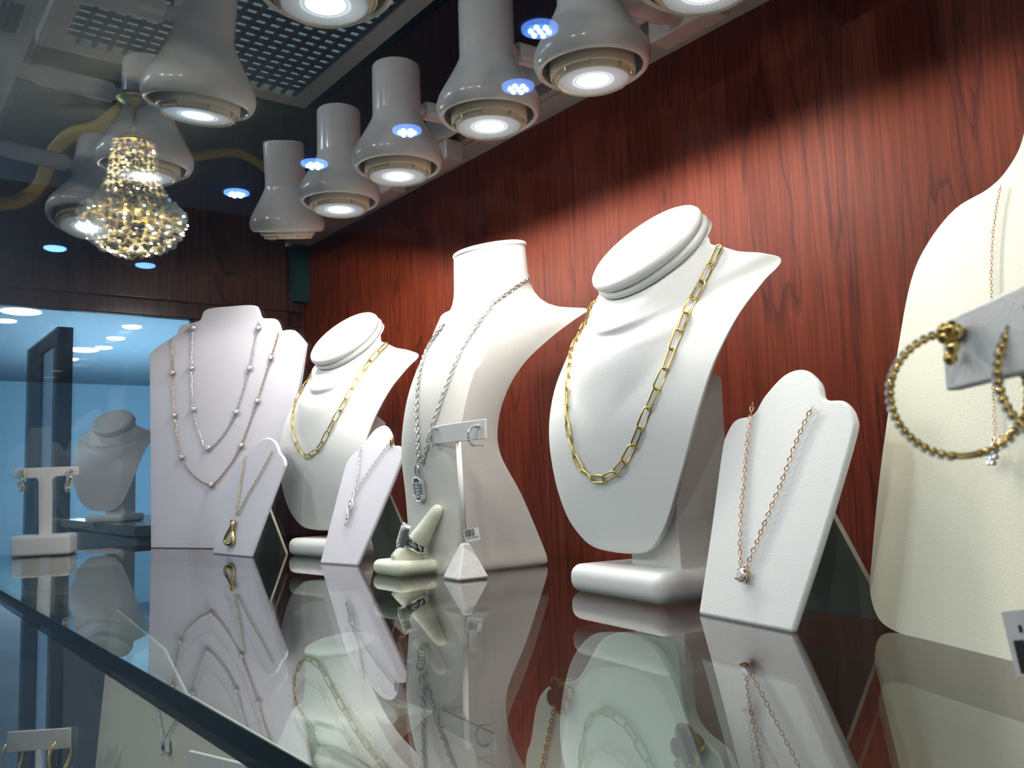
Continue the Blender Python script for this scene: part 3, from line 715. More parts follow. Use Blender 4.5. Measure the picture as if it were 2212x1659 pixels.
# station necklaces on the lilac board
st1 = [(418, 702), (415, 795), (419, 884), (433, 938), (450, 968), (480, 944), (511, 890), (540, 795), (561, 692)]
st2 = [(373, 728), (374, 805), (378, 897), (393, 988), (420, 1028), (457, 1047), (490, 1015), (522, 962), (557, 866), (587, 772), (604, 716)]
for nm, pts, stn, m_, lb in (('s', st1, [(418, 708), (415, 795), (419, 884), (450, 968), (511, 890), (540, 795), (560, 708)], MT['silver'], 'shorter silver station necklace on the lilac board'),
                        ('r', st2, [(374, 805), (378, 897), (393, 988), (457, 1047), (522, 962), (557, 866), (587, 772)], MT['rose'], 'longer rose gold station necklace on the lilac board')):
    t = necklace('station_necklace', lb, m_, [card_path(FR_B, pts)], .045, .024, .0052, .012, group='station necklaces')
    n = Vector(FR_B[3])
    for s_ in stn:
        c = place(FR_B, s_[0], s_[1], .03); mb = MB(); bt = basis(c, n)
        mb.lathe([(.02*S, -.02*S), (.05*S, .0), (.055*S, .02*S), (.045*S, .03*S)], 12, bt); st_o = mb.build('station', m_, t, smooth=True)
        mb = MB(); gem(mb, c+n*.022*S, .042*S, n, 10); mb.build('diamond', MT['diamond'], st_o)

# gold teardrop
tL = necklace('pendant_necklace', 'fine gold chain with twisted gold teardrop on the short leaning card', MT['gold'], [card_path(FR_L, [(531, 984), (524, 1030), (515, 1085), (509, 1118)]), card_path(FR_L, [(591, 974), (565, 1022), (538, 1068), (513, 1118)])], .045, .026, .0050, .012, group='pendant necklaces')
c = place(FR_L, 499, 1146, .05); n = Vector(FR_L[3]); bt = basis(c, n); mb = MB(); pts = []
for i in range(48):
    t = 2*math.pi*i/48; rr = 1.0 if math.sin(t) < 0 else .42
    pts.append(bt @ Vector((.085*S*math.sin(2*t)*(.85 if math.sin(t) > 0 else 1.15)*(1 if math.sin(t) < 0 else .62), (.20*math.sin(t) if math.sin(t) < 0 else .13*math.sin(t))*S, .02*S*math.cos(t))))
mb.tube(pts, .027*S, 8, closed=True); mb.ball(bt @ Vector((0, .13*S, 0)), .04*S, 10, 8)
mb.build('pendant', MT['gold'], tL, smooth=True)

# silver key pendant
tS = necklace('pendant_necklace', 'silver chain with a key-shaped pendant on the narrow leaning card', MT['silver'], [card_path(FR_S, [(781, 963), (776, 1010), (770, 1045), (765, 1068)]), card_path(FR_S, [(843, 958), (820, 988), (790, 1030), (768, 1066)])], .036, .02, .0042, .012, group='pendant necklaces')
c = place(FR_S, 756, 1095, .04); n = Vector(FR_S[3]); bt = basis(c, n, Vector(to_plane(FR_S, 764, 1060))-Vector(to_plane(FR_S, 748, 1130)))
mb = MB()
mb.tube([bt @ Vector((.03*S*math.cos(t), (.145+.055*math.sin(t))*S, 0)) for t in [i*math.pi/7 for i in range(14)]], .008*S, 6, closed=True)
for sgn in (-1, 1): mb.tube(catmull([bt @ Vector((sgn*a*S, b_*S, 0)) for a, b_ in ((0, .10), (.04, .06), (.052, .01), (.035, -.04), (.008, -.08))], 4), .012*S, 6)
mb.tube([bt @ Vector((0, -.07*S, 0)), bt @ Vector((0, -.21*S, 0))], .012*S, 6)
for v_ in (-.10, -.14, -.19, -.22): mb.ball(bt @ Vector((0, v_*S, .004*S)), .02*S, 8, 6)
po = mb.build('key_pendant', MT['silver'], tS, smooth=True)
mb = MB(); gem(mb, bt @ Vector((0, .02*S, .01*S)), .03*S, n, 8); gem(mb, bt @ Vector((0, -.20*S, .02*S)), .016*S, n, 8); mb.build('diamonds', MT['diamond'], po)
mb = MB(); cc = place(FR_S, 846, 955, .02); mb.ball(cc, .05*S, 10, 8, (.5, .5, 1.3)); mb.build('clasp', MT['gold'], tS, smooth=True)

# E pendant
pe1 = [(2166, 402), (2156, 450), (2148, 520), (2145, 620), (2147, 760), (2151, 880), (2154, 945)]
pe2 = [(2300, 770), (2255, 850), (2212, 908), (2162, 948)]
tE = necklace('pendant_necklace', 'fine rose gold chain with a diamond cluster drop on the big cream board', MT['rose'], [card_path(FR_E, pe1), card_path(FR_E, pe2)], .022, .013, .0027, .012, group='pendant necklaces')
n = Vector(FR_E[3]); mb = MB(); mbg = MB(); c0 = place(FR_E, 2145, 990, .06)
bt = basis(c0, n)
for k, (a, b_, r_) in enumerate([(0, 0, .02), (.026, .006, .016), (-.024, .008, .016), (.012, -.026, .016), (-.014, -.026, .016), (.016, .03, .016), (-.006, .034, .015), (.006, .075, .013)]):
    pt_ = bt @ Vector((a*S, b_*S, .012*S)); gem(mbg, pt_, r_*S, n, 8); mb.ball(bt @ Vector((a*S, b_*S, 0)), r_*.9*S, 8, 6)
mb.tube([bt @ Vector((.012*S*math.cos(t), (.10+.014*math.sin(t))*S, 0)) for t in [i*math.pi/5 for i in range(10)]], .004*S, 6, closed=True)
po = mb.build('cluster_setting', MT['rose'], tE, smooth=True); mbg.build('diamonds', MT['diamond'], po)

# halo pendant under the shelf
tG = necklace('pendant_necklace', 'silver chain with square halo pendant below the glass shelf edge', MT['silver'], [card_path(FR_G, [(322, 1440), (335, 1510), (345, 1545), (355, 1597)]), card_path(FR_G, [(430, 1480), (400, 1530), (380, 1560), (360, 1597)])], .03, .017, .0035, .012, group='pendant necklaces')
c = place(FR_G, 357, 1614, .04); n = Vector(FR_G[3]); bt = basis(c, n) @ Matrix.Rotation(math.radians(25), 4, 'Z')
mb = MB(); mb.box(-.055*S, .055*S, -.055*S, .055*S, -.02*S, .012*S, mtx=bt)
for i in range(7):
    for a, b_ in ((-.05+i*.1/6, .05), (-.05+i*.1/6, -.05), (.05, -.05+i*.1/6), (-.05, -.05+i*.1/6)): mb.ball(bt @ Vector((a*S, b_*S, .014*S)), .009*S, 6, 4)
po = mb.build('halo', MT['diamond'], tG); mb = MB(); gem(mb, bt @ Vector((0, 0, .016*S)), .028*S, n, 8); mb.build('centre_stone', MT['smoky'], po)

# clover necklace
tK = necklace('clover_necklace', 'gold chain with black clover stations seen through the shelf', MT['gold'],
    [card_path(FR_K, [(1240, 1465), (1222, 1474), (1212, 1484)]), card_path(FR_K, [(1202, 1524), (1190, 1580), (1176, 1650), (1170, 1700)]), card_path(FR_K, [(1506, 1582), (1494, 1590)]), card_path(FR_K, [(1468, 1632), (1462, 1680)])], .05, .03, .008, .02)
for px_, py_, ang in ((1205, 1502, .2), (1481, 1611, .15)):
    c = place(FR_K, px_, py_, .10); n = Vector(FR_K[3]); bt = basis(c, n) @ Matrix.Rotation(ang+.2, 4, 'Z')
    def quat(s_):
        o_ = []
        for k in range(48):
            a = 2*math.pi*k/48; ph = (a+math.pi/4) % (math.pi/2)-math.pi/4; dd_ = .60*s_; qq = .46*s_
            rr = dd_*math.cos(ph)+math.sqrt(max(0, qq*qq-(dd_*math.sin(ph))**2)); o_.append((rr*math.cos(a), rr*math.sin(a)))
        return o_
    mb = MB(); mb.prism([(a*S, b_*S) for a, b_ in quat(.150)], bt, -.05*S, .0*S)
    for a, b_ in quat(.150): mb.ball(bt @ Vector((a*S, b_*S, .004*S)), .0125*S, 6, 4)
    po = mb.build('clover', MT['gold'], tK); mb = MB(); mb.prism([(a*S, b_*S) for a, b_ in quat(.130)], bt, 0, .012*S); mb.build('onyx_inlay', MT['onyx'], po)
# paperclip on lower bust
pl = [(640, 1560), (641, 1540), (647, 1500)]
pr = [(690, 1425), (704, 1447), (727, 1479), (742, 1510), (758, 1538), (781, 1574), (800, 1598), (817, 1617), (844, 1644), (868, 1660), (890, 1675)]
necklace('paperclip_necklace', 'gold paperclip chain on the bust seen through the glass shelf', MT['gold'], [surf_path(bvhL, pr)], .185, .062, .009, .03, group='gold paperclip chains', seg=12)

# ------------------------------------------------------------------ T stands, earrings
def box_between(mb, A, B, h, t, up=(0, 0, 1)):
    """bar with its top edge on A-B (layout), height h, thickness t"""
    A = np.array(A, float); B = np.array(B, float); U = nz(B-A); bk = nz(np.cross(np.array([0, 0, 1.]), U)); L = np.linalg.norm(B-A)
    mt = Matrix(((U[0]*S, bk[0]*S, 0, A[0]*S), (U[1]*S, bk[1]*S, 0, A[1]*S), (U[2]*S, bk[2]*S, S, A[2]*S), (0, 0, 0, 1)))
    mb.box(0, L, 0, t, -h, 0, mtx=mt); return mt, U, bk
GT = 't-bar earring stands'
# middle stand with huggies
bc = at(1006, 1250, 2, 0); yT = bc[1]
t = thing('earring_stand', 'white pyramid-footed T-bar stand holding small diamond hoops before the hourglass bust', 'earring stand', V(bc), GT)
mb = MB()
ztop = at(997, 1172, 1, yT)[2]
mb.lathe([(.235*S, 0), (.235*S, .03*S), (.06*S, (ztop-.02)*S), (.045*S, ztop*S)], 4, Matrix.Translation(V(bc)) @ Matrix.Rotation(math.radians(40), 4, 'Z')); mb.build('foot', MT['suede'], t, bevel=.02*S)
pt = at(990, 955, 1, yT)
mb = MB(); mb.tube([V(np.array([bc[0], bc[1], ztop-.03])), V(pt)], .027*S, 12); mb.build('post', MT['leather'], t, smooth=True)
A = at(928, 921, 1, yT+.02); B = at(1046, 906, 1, yT-.10); zb = (A[2]+B[2])/2; A[2] = zb; B[2] = zb
mb = MB(); bmt, U, bk = box_between(mb, A, B, .19, .03); mb.build('crossbar', MT['leather'], t, bevel=.006*S)
def huggie(px, py, ydep, face, label, m1=MT['silver'], r=.085):
    c = at(px, py, 1, ydep); tt = thing('hoop_earring', label, 'earring', V(c), 'small diamond hoop earrings')
    dirv = Vector(face).normalized(); z = Vector((0, 0, 1)); mb = MB(); pts = []
    for i in range(15):
        a = math.radians(160-i*(250/14)+90); pts.append(V(c)+(dirv*math.cos(a)*r*.85+z*math.sin(a)*r*1.15)*S)
    mb.tube(pts, .014*S, 8); 
    mb.tube([pts[0], pts[0]+dirv*.09*S], .006*S, 6); mb.build('hoop', m1, tt, smooth=True)
    mb = MB()
    for k in range(1, 11):
        p = pts[k]; 
        for s_ in (-1, 1):
            off = dirv.cross(z)*s_*.009*S; gem(mb, p+off+(p-V(c)).normalized()*.012*S, .011*S, (p-V(c)), 6)
    mb.build('diamonds', MT['diamond'], tt); return tt
huggie(940, 945, yT-.02, (.5, .85, 0), 'left small diamond hoop on the pyramid-footed stand')
huggie(1028, 942, yT-.12, (.5, .85, 0), 'right small diamond hoop on the pyramid-footed stand')
# left stand
a0 = at(19, 1206, 2, 0); a1 = at(151, 1199, 2, 0); yl = a0[1]
t = thing('earring_stand', 'cream T-bar stand with block foot at the far left of the shelf', 'earring stand', V(a0), GT)
U = nz(a1-a0); bk = np.array([-U[1], U[0], 0]); Lb = np.linalg.norm(a1-a0)
mt = Matrix(((U[0]*S, bk[0]*S, 0, a0[0]*S), (U[1]*S, bk[1]*S, 0, a0[1]*S), (0, 0, S, 0), (0, 0, 0, 1)))
hb = at(19, 1160, 1, yl)[2]
mb = MB(); mb.box(0, Lb, 0, .75, 0, hb, mtx=mt); mb.build('foot', MT['leather2'], t, bevel=.05*S)
frT = (a0+bk*.35, U, np.array([0, 0, 1.]), np.cross(U, np.array([0, 0, 1.])))
mb = MB(); pl_ = [pl2(frT, *q_) for q_ in [(85, 1160), (84, 1040), (80, 1033), (31, 1034), (32, 1012), (171, 1007), (170, 1027), (122, 1029), (113, 1036), (112, 1160)]]
mb.prism(pl_, frame_mtx(frT), -.05, .05); mb.build('t_bar', MT['leather2'], t, bevel=.01*S)
for px_, lb in ((46, 'left gold and diamond cluster earring on the far-left stand'), (148, 'right gold and diamond cluster earring on the far-left stand')):
    cpt = V(to_plane(frT, px_, 1036, .12)); tt = thing('cluster_earring', lb, 'earring', cpt, 'cluster earrings'); mb = MB(); mg = MB()
    nn = Vector(frT[3])
    for k in range(9):
        p = cpt+Vector((rng.uniform(-.05, .05)*S, rng.uniform(-.02, .02)*S, (.13-.036*k)*S)); gem(mg, p, .045*S, (rng.uniform(-.3, .3)+nn.x, nn.y, rng.uniform(-.3, .3)), 8)
        mb.ball(p-nn*.02*S+Vector((.03*S, 0, 0)), .03*S, 6, 5)
    mb.build('setting', MT['gold'], tt, smooth=True); mg.build('diamonds', MT['diamond'], tt)

# near right stand with tennis hoops
zt = 1.27
A = at(2030, 695, 2, zt); B = at(2212, 612, 2, zt); U = nz(B-A); Bend = A+U*1.15
t = thing('earring_stand', 'grey-white T-bar stand at the right edge holding big tennis hoops', 'earring stand', V(np.array([(A+U*.6)[0], (A+U*.6)[1], 0])), GT)
mb = MB(); bmt, U_, bk = box_between(mb, A, Bend, .135, .03); mb.build('crossbar', MT['leather'], t, bevel=.006*S)
pc = A+U*.57+bk*.015
mb = MB(); mb.tube([V(np.array([pc[0], pc[1], .2])), V(np.array([pc[0], pc[1], zt-.12]))], .03*S, 12); mb.build('post', MT['leather'], t, smooth=True)
mb = MB(); mb.lathe([(.235*S, 0), (.235*S, .03*S), (.06*S, .30*S), (.045*S, .32*S)], 4, Matrix.Translation(V(np.array([pc[0], pc[1], 0]))) @ Matrix.Rotation(.6, 4, 'Z')); mb.build('foot', MT['suede'], t, bevel=.02*S)
def tennis_hoop(topc, rad, axis_dir, label, post_to):
    """ring hanging from topc; plane spanned by horizontal axis_dir and z"""
    tt = thing('tennis_hoop_earring', label, 'earring', V(topc), 'tennis hoop earrings')
    d = Vector(axis_dir).normalized(); z = Vector((0, 0, 1)); cc = V(topc)-z*rad*S*.97
    def pt_(a): return cc+(d*math.cos(a)+z*math.sin(a))*rad*S
    side = d.cross(z); n_ = 46
    mb = MB(); mg = MB()
    for k in range(n_):
        a = math.radians(100+k*350/n_)
        if 262 < math.degrees(a) < 288: continue
        p = pt_(a); rd = (p-cc).normalized(); tn = d*(-math.sin(a))+z*math.cos(a)
        mb.ball(p, rad*S*.066, 8, 6, (1, 1, 1))
        gem(mg, p+rd*rad*S*.055, rad*S*.066, rd, 8)
    mb.tube([pt_(math.radians(100+k*350/60)) for k in range(61)], rad*S*.04, 6)
    ho = mb.build('band', MT['gold'], tt, smooth=True); mg.build('diamonds', MT['diamond'], ho)
    mb = MB(); mb.tube([pt_(math.radians(a)) for a in range(262, 290, 3)], rad*S*.055, 10); 
    for a in (261, 283, 290): mb.tube([pt_(math.radians(a)), pt_(math.radians(a+2))], rad*S*.07, 10)
    mb.build('hinge', MT['gold'], tt, smooth=True)
    mb = MB(); mb.tube([pt_(math.radians(98)), V(post_to)], .010*S, 6)
    for k in range(7): mb.ball(V(topc)+Vector((rng.uniform(-.02, .02)*S, rng.uniform(-.02, .02)*S, rng.uniform(-.05, .01)*S)), .014*S, 6, 5)
    mb.build('post', MT['gold'], tt, smooth=True)
    return tt
camdir = Vector((R[0][0], R[1][0], 0)).normalized()
dep = 0.0
tp = A+U*.07-bk*.05; top1 = np.array([tp[0], tp[1], zt-.03])
g1 = at(2058, 722, 1, tp[1]); g1c = np.array(g1)
tennis_hoop(g1c, .112, camdir+Vector((.1, -.25, 0)), 'left tennis hoop earring, wholly in view over the cream board', A+U*.07+np.array([0, 0, -.04]))
g2c = np.array(at(2292, 645, 1, tp[1]-.12))
tennis_hoop(g2c, .112, camdir+Vector((.0, -.9, 0)), 'right tennis hoop earring, cut by the right edge', A+U*.36+np.array([0, 0, -.04]))

# lower stands with gold hoops
def low_stand(pa, pb, y0, y1, label, hoops, hlabel, drop=3.2):
    A = at(*pa, 2, y0); B = at(*pb, 2, y0)
    t = thing('earring_stand', label, 'earring stand', V(np.array([(A+B)[0]/2, (A+B)[1]/2, DECK])), GT)
    mb = MB(); bmt, U, bk = box_between(mb, A, B, .19, .03); mb.build('crossbar', MT['leather'], t, bevel=.006*S)
    c = (A+B)/2+bk*.015; mb = MB(); mb.tube([V(np.array([c[0], c[1], DECK+.3])), V(np.array([c[0], c[1], A[2]-.18]))], .03*S, 12); mb.build('post', MT['leather'], t, smooth=True)
    mb = MB(); mb.lathe([(.3*S, 0), (.3*S, .03*S), (.06*S, .38*S), (.045*S, .4*S)], 4, Matrix.Translation(V(np.array([c[0], c[1], DECK])))); mb.build('foot', MT['suede'], t, bevel=.02*S)
    for k, f_ in enumerate(hoops):
        p = A+U*np.linalg.norm(B-A)*f_-bk*.03; p[2] -= .09
        hd = Vector((bk[0]*.75+U[0]*.25, bk[1]*.75+U[1]*.25, 0)).normalized(); cc = V(p)-Vector((0, 0, .16*S))
        mb = MB(); mb.tube([cc+hd*.15*S*math.cos(a)+Vector((0, 0, .165*S*math.sin(a))) for a in [math.radians(105+i*330/30) for i in range(31)]], .017*S, 8)
        o_ = mb.build('hoop_earring', MT['gold'], smooth=True); tag(o_, hlabel[k], 'earring', 'gold hoop earrings under the shelf')
low_stand((15, 1582), (152, 1573), -1.3, 0, 'small T-bar stand with gold hoops in the bottom left corner below the shelf', (.08, .85), ['left gold hoop earring in the bottom left corner', 'right gold hoop earring in the bottom left corner'])
low_stand((405, 1622), (530, 1652), -.62, 0, 'T-bar stand just under the dark shelf edge beside the halo pendant', (.1, .85), ['gold hoop on the T-bar just under the dark shelf edge, left', 'gold hoop on the T-bar just under the dark shelf edge, right'])

# ------------------------------------------------------------------ ring on finger stand
rb = at(866, 1262, 2, 0); rc = at(868, 1240, 2, 0)
cxr, cyr = rc[0]+.02, rc[1]+.0
t = thing('ring_stand', 'ivory finger-shaped ring stand on a rounded block', 'ring stand', V((cxr, cyr, 0)))
mb = MB(); mb.box((cxr-.30)*S, (cxr+.30)*S, (cyr-.22)*S, (cyr+.28)*S, 0, .16*S); mb.build('foot', MT['creamy'], t, bevel=.075*S, seg=6)
P0 = at(878, 1212, 1, cyr+.02); P1 = at(944, 1102, 1, cyr+.22)
d = (V(P1)-V(P0)).normalized(); x = d.orthogonal().normalized(); y = d.cross(x); L = (V(P1)-V(P0)).length
fm = Matrix((x, y, d)).transposed().to_4x4(); fm.translation = V(P0)
mb = MB(); mb.lathe([(.175*S, -.03*S), (.165*S, .03*S), (.12*S, L*.35), (.092*S, L*.62), (.072*S, L*.90), (.066*S, L*.97), (.05*S, L+.035*S), (.025*S, L+.055*S), (.002*S, L+.06*S)], 32, fm); mb.build('finger', MT['creamy'], t, smooth=True)
t = thing('cocktail_ring', 'wide silver ring with oblong diamond cluster on the ivory finger', 'ring', fm @ Vector((0, 0, L*.38)))
bm_ = fm @ Matrix.Translation((0, 0, L*.34)); mb = MB(); mb.lathe([(.128*S, -.05*S), (.142*S, -.045*S), (.145*S, 0), (.137*S, .045*S), (.122*S, .05*S), (.118*S, 0), (.128*S, -.05*S)], 40, bm_, caps=False)
bo_ = mb.build('band', MT['dsilver'], t, smooth=True)
ctr = at(873, 1158, 1, cyr-.16); n = (camp-V(ctr)).normalized(); nf = Vector((-.35, -.9, .25)).normalized()
hm = basis(V(ctr), nf, d); mb = MB(); mb.prism([(a*S, b_*S) for a, b_ in rrect(.062, .135, .055)], hm, -.025*S, .03*S)
for a in rrect(.058, .130, .05, 6): mb.ball(hm @ Vector((a[0]*S, a[1]*S, .035*S)), .012*S, 6, 4)
ho = mb.build('halo', MT['silver'], t); mb = MB()
for k in range(4): mb.box(-.04*S, .04*S, (-.095+k*.05)*S, (-.055+k*.05)*S, .03*S, .055*S, mtx=hm)
mb.build('baguette_stones', MT['diamond'], ho)

# ------------------------------------------------------------------ barcode tags
def barcode_tag(bm4, w_, h_, label, text, bars, flip=False):
    t = thing('price_tag', label, 'price tag', bm4.translation, 'barcode tags')
    mb = MB(); mb.prism([(0, 0), (w_, 0), (w_, h_), (0, h_)], bm4, -.0002, 0); mb.build('paper', MT['paper'], t)
    mb = MB(); x = .06*w_; r_ = random.Random(5)
    y0_, y1_ = (.40, .96) if not flip else (.04, .55)
    for wd, gp_ in bars: 
        mb.prism([(x, y0_*h_), (x+wd*w_, y0_*h_), (x+wd*w_, y1_*h_), (x, y1_*h_)], bm4, .00005, .0001); x += (wd+gp_)*w_
    mb.build('barcode', MT['ink'], t)
    cu = bpy.data.curves.new('lettering', 'FONT'); cu.body = text; cu.size = h_*.17; cu.extrude = .00002; cu.materials.append(MT['ink'])
    o_ = bpy.data.objects.new('lettering', cu); C.objects.link(o_)
    bpy.context.view_layer.update(); dg = bpy.context.evaluated_depsgraph_get(); me = bpy.data.meshes.new_from_object(o_.evaluated_get(dg)); bpy.data.objects.remove(o_)
    o_ = bpy.data.objects.new('lettering', me); C.objects.link(o_); o_.parent = t
    wt = max((v.co.x for v in me.vertices), default=1); k = .86*w_/wt
    ly = .22*h_ if not flip else .66*h_
    o_.matrix_local = Matrix.Translation(-bm4.translation) @ bm4 @ Matrix.Translation((.07*w_, ly, .0001)) @ Matrix.Diagonal((k, 1.0, 1, 1))
    return t
bars = [(.05, .02), (.02, .03), (.06, .02), (.02, .015), (.02, .02), (.07, .02), (.025, .04), (.05, .04), (.05, .03), (.03, .02)]
c = at(1006, 1172, 1, yT-.04)
nn = (camp-V(c)).normalized(); nn.z = 0; tm = basis(V(c), nn.normalized()) @ Matrix.Rotation(math.radians(9), 4, 'Z')
barcode_tag(tm, .150*S, .125*S, 'small barcode tag hanging at the post of the pyramid-footed stand', 'L3BBT EMERALD', bars)
c = at(2193, 1452, 2, .30); c = at(2196, 1462, 1, 2.0)
nn = (camp-V(c)).normalized(); nn.z = 0; tm = basis(V(c), nn.normalized()) @ Matrix.Rotation(math.radians(8), 4, 'Z')
barcode_tag(tm, .16*S, .135*S, 'barcode tag cut by the lower right edge of the view', '1676', [(.13, .06), (.1, .05), (.05, .05), (.12, .05)], flip=True)
c = at(918, 1196, 2, .06); tm = basis(V(c), Vector((.3, -.7, .6)).normalized()) @ Matrix.Rotation(math.radians(-35), 4, 'Z')
barcode_tag(tm, .19*S, .07*S, 'folded barcode tag lying behind the ring stand', '44121', bars)

# ------------------------------------------------------------------ store: lights, chandelier, counters
G2 = 2*GY
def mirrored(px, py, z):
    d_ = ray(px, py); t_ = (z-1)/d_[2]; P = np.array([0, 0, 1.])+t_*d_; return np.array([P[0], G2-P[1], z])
NEAR_W = 95; FAR_W = 125
def downlight(P, r, label, leds=True, power=None, col=(.62, .82, 1), blue=None):
    disc = MT['leddisc'] if (leds or blue) else MT['farlamp']
    t = thing('downlight', label, 'ceiling light', V(P)-Vector((0, 0, .02)), 'recessed store ceiling lights')
    mb = MB(); mb.lathe([(r*1.12, -.001), (r*1.12, -.012), (r*.92, -.02), (r*.9, -.004)], 32, Matrix.Translation(V(P)), caps=False); mb.build('trim_ring', disc, t, smooth=True)
    mb = MB(); mb.lathe([(r*.9, -.006), (.001, -.006)], 32, Matrix.Translation(V(P)), caps=False); mb.build('diffuser', disc, t)
    far = (not leds) and power is None
    ld = bpy.data.lights.new('downlight', 'POINT' if far else 'SPOT'); ld.energy = power or (60 if leds else FAR_W); ld.color = col
    if not far: ld.spot_size = math.radians(165); ld.spot_blend = .5
    ld.shadow_soft_size = .08; ld.cycles.use_multiple_importance_sampling = False
    lo = bpy.data.objects.new('downlight', ld); C.objects.link(lo); lo.parent = t; lo.location = (0, 0, -1.8 if far else -.05)
    if leds:
        mb = MB()
        for k in range(7):
            a = k*math.pi/3; q_ = (0, 0) if k == 6 else (math.cos(a)*r*.55, math.sin(a)*r*.55); mb.ball(V(P)+Vector((q_[0], q_[1], -.02)), r*.16, 8, 6)
        mb.build('leds', MT['led'], t, smooth=True)
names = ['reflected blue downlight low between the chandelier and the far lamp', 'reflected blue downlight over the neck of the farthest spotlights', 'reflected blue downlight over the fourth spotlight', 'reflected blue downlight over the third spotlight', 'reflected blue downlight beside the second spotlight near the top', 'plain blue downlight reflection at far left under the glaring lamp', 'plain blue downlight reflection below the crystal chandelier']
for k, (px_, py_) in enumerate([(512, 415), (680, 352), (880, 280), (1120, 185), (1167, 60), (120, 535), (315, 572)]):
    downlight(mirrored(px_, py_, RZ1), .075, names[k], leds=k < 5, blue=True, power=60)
nm2 = ['ceiling lamp reflection at the very left under the wood header', 'second ceiling lamp at the left end under the header', 'ceiling lamp highest and rightmost in the blue background', 'ceiling lamp second in the row across the blue background', 'bright oval ceiling lamp above the dark tower', 'ceiling lamp between the bright oval and the row', 'lowest ceiling lamp beside the dark tower top']
for k, (px_, py_) in enumerate([(45, 672), (12, 692), (285, 705), (250, 730), (180, 755), (224, 750), (152, 775)]):
    P = at(px_, py_, 2, RZ1); downlight(P, (.18 if k in (0, 4) else .10), nm2[k], leds=False)

for k, (x_, y_) in enumerate([(-10, -38), (6, -42), (22, -36)]):  # unseen fill lamps, added to brighten the spotlight bodies inside the case
    downlight(np.array([x_, y_, RZ1]), .09, ['store downlight facing the case front, left of three', 'store downlight facing the case front, middle of three', 'store downlight facing the case front, right of three'][k], leds=False, power=NEAR_W, col=(1, .93, .86))

# chandelier (its image floats in the front glass)
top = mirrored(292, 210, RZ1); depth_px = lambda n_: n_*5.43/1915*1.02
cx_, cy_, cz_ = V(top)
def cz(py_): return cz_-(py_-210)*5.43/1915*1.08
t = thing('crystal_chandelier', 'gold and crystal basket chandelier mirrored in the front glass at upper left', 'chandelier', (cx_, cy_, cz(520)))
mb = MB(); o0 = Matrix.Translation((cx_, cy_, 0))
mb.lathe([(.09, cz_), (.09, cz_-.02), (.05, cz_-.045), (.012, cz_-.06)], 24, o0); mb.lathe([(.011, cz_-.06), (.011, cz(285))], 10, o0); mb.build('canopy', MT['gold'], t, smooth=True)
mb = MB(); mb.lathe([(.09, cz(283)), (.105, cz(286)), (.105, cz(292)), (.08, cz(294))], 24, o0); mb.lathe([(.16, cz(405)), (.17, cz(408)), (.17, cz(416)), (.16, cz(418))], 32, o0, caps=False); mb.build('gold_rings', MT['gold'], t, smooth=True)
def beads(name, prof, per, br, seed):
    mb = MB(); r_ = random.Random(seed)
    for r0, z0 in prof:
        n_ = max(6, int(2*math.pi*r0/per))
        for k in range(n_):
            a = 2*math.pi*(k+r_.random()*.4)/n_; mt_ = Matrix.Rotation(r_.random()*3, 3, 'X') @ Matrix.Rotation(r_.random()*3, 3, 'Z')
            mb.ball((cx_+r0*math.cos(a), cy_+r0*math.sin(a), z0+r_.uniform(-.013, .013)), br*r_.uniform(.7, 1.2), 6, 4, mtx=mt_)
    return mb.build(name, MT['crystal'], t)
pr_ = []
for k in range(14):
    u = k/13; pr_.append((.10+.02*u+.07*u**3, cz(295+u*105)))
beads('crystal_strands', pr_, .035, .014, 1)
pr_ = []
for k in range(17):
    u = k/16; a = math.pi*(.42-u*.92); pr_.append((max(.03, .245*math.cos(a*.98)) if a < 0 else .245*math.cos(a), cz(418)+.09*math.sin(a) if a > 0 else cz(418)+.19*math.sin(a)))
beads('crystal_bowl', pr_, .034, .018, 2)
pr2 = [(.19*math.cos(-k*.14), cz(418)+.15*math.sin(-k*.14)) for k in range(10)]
beads('inner_crystals', pr2, .045, .016, 3)
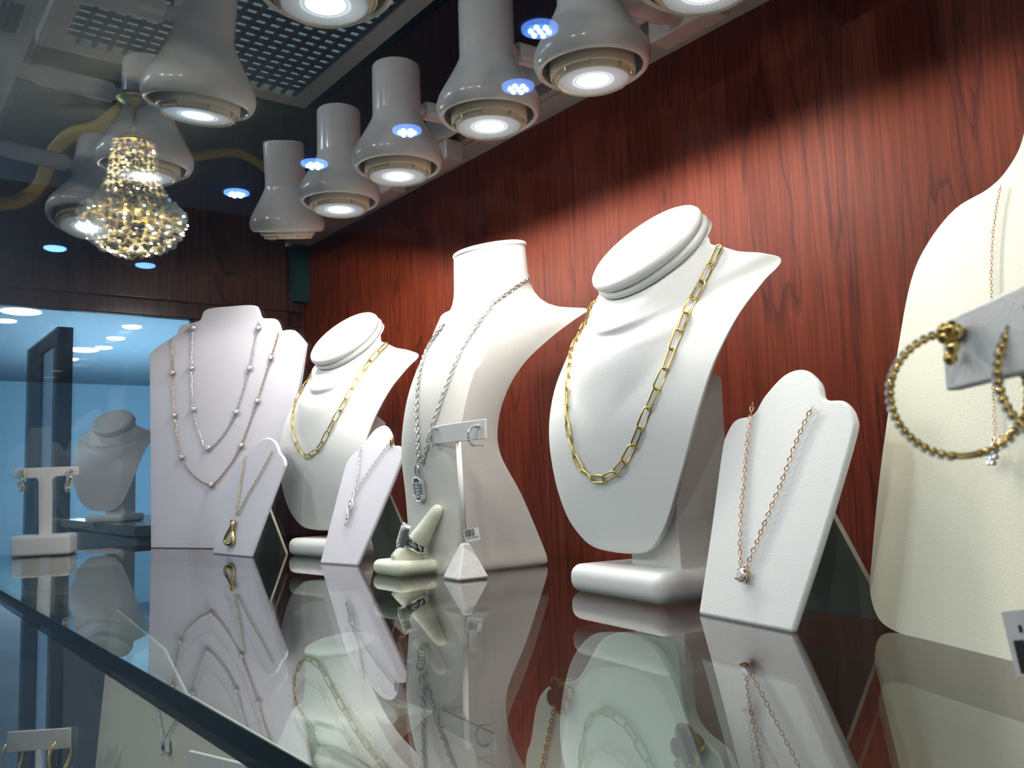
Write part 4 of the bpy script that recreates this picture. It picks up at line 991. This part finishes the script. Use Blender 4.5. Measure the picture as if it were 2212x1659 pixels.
for mm, nn_, cnt, sd in ((MT['bulb'], 'candle_bulbs', 90, 4), (MT['bulbc'], 'spark_bulbs', 70, 5)):  # glowing dots among the crystals, put in as their sparkle
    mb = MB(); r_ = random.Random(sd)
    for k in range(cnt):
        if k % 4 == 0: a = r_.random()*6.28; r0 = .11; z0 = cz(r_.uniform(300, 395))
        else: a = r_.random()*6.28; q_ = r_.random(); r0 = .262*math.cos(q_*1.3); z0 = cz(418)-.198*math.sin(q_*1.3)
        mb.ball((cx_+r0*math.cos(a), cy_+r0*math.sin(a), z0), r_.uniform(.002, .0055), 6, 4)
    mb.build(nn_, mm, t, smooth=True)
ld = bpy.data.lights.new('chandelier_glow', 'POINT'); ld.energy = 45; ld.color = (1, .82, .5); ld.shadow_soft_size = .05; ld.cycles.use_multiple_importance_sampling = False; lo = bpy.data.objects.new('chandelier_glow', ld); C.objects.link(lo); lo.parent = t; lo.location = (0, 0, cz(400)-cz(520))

# slate tower and neighbouring counter beyond the end glass
pr1 = at(120, 900, 0, -27); yt = pr1[1]
xr = -27; xl_ = (at(85, 900, 1, yt))[0]; xl0 = at(55, 900, 1, yt)[0]; ztw = at(110, 716, 1, yt)[2]; yb_ = at(155, 900, 0, xr)[1]
t = thing('display_tower', 'dark slate framed tower cabinet beyond the left end glass', 'cabinet', V((xr, yt, -11)))
mb = MB(); xi = xr-.5
mb.box(xi*S, xr*S, yt*S, yb_*S, -12*S, ztw*S); mb.box(xl0*S, xl_*S, yt*S, yb_*S, -12*S, ztw*S); mb.box(xl_*S, xi*S, yt*S, yb_*S, (ztw-.42)*S, ztw*S); mb.build('frame', MT['darkframe'], t)
mb = MB(); mb.box(xl_*S, xi*S, (yt+.08)*S, (yt+.12)*S, -12*S, (ztw-.42)*S); mb.build('panel', MT['panelblue'], t)
q0 = at(150, 1130, 0, -24)
tq = thing('store_counter', 'low grey counter beyond the left end glass', 'counter', V((-24, q0[1], -12)))
mb = MB(); mb.box(-26*S, -19*S, (q0[1]+.3)*S, (q0[1]+9)*S, -12*S, .05*S); mb.build('body', MT['counter'], tq)
mb = MB(); mb.box(-26.2*S, -18.8*S, (q0[1]+.2)*S, (q0[1]+9.2)*S, .05*S, .25*S); mb.build('top', MT['counter'], tq)
bp_ = at(200, 1120, 0, -22)
bg_, _, _ = bust_a(-22, bp_[1]+.2, .75, 'pale bust standing in the next case behind the left end glass', cz=.25, s=.78)

clean()
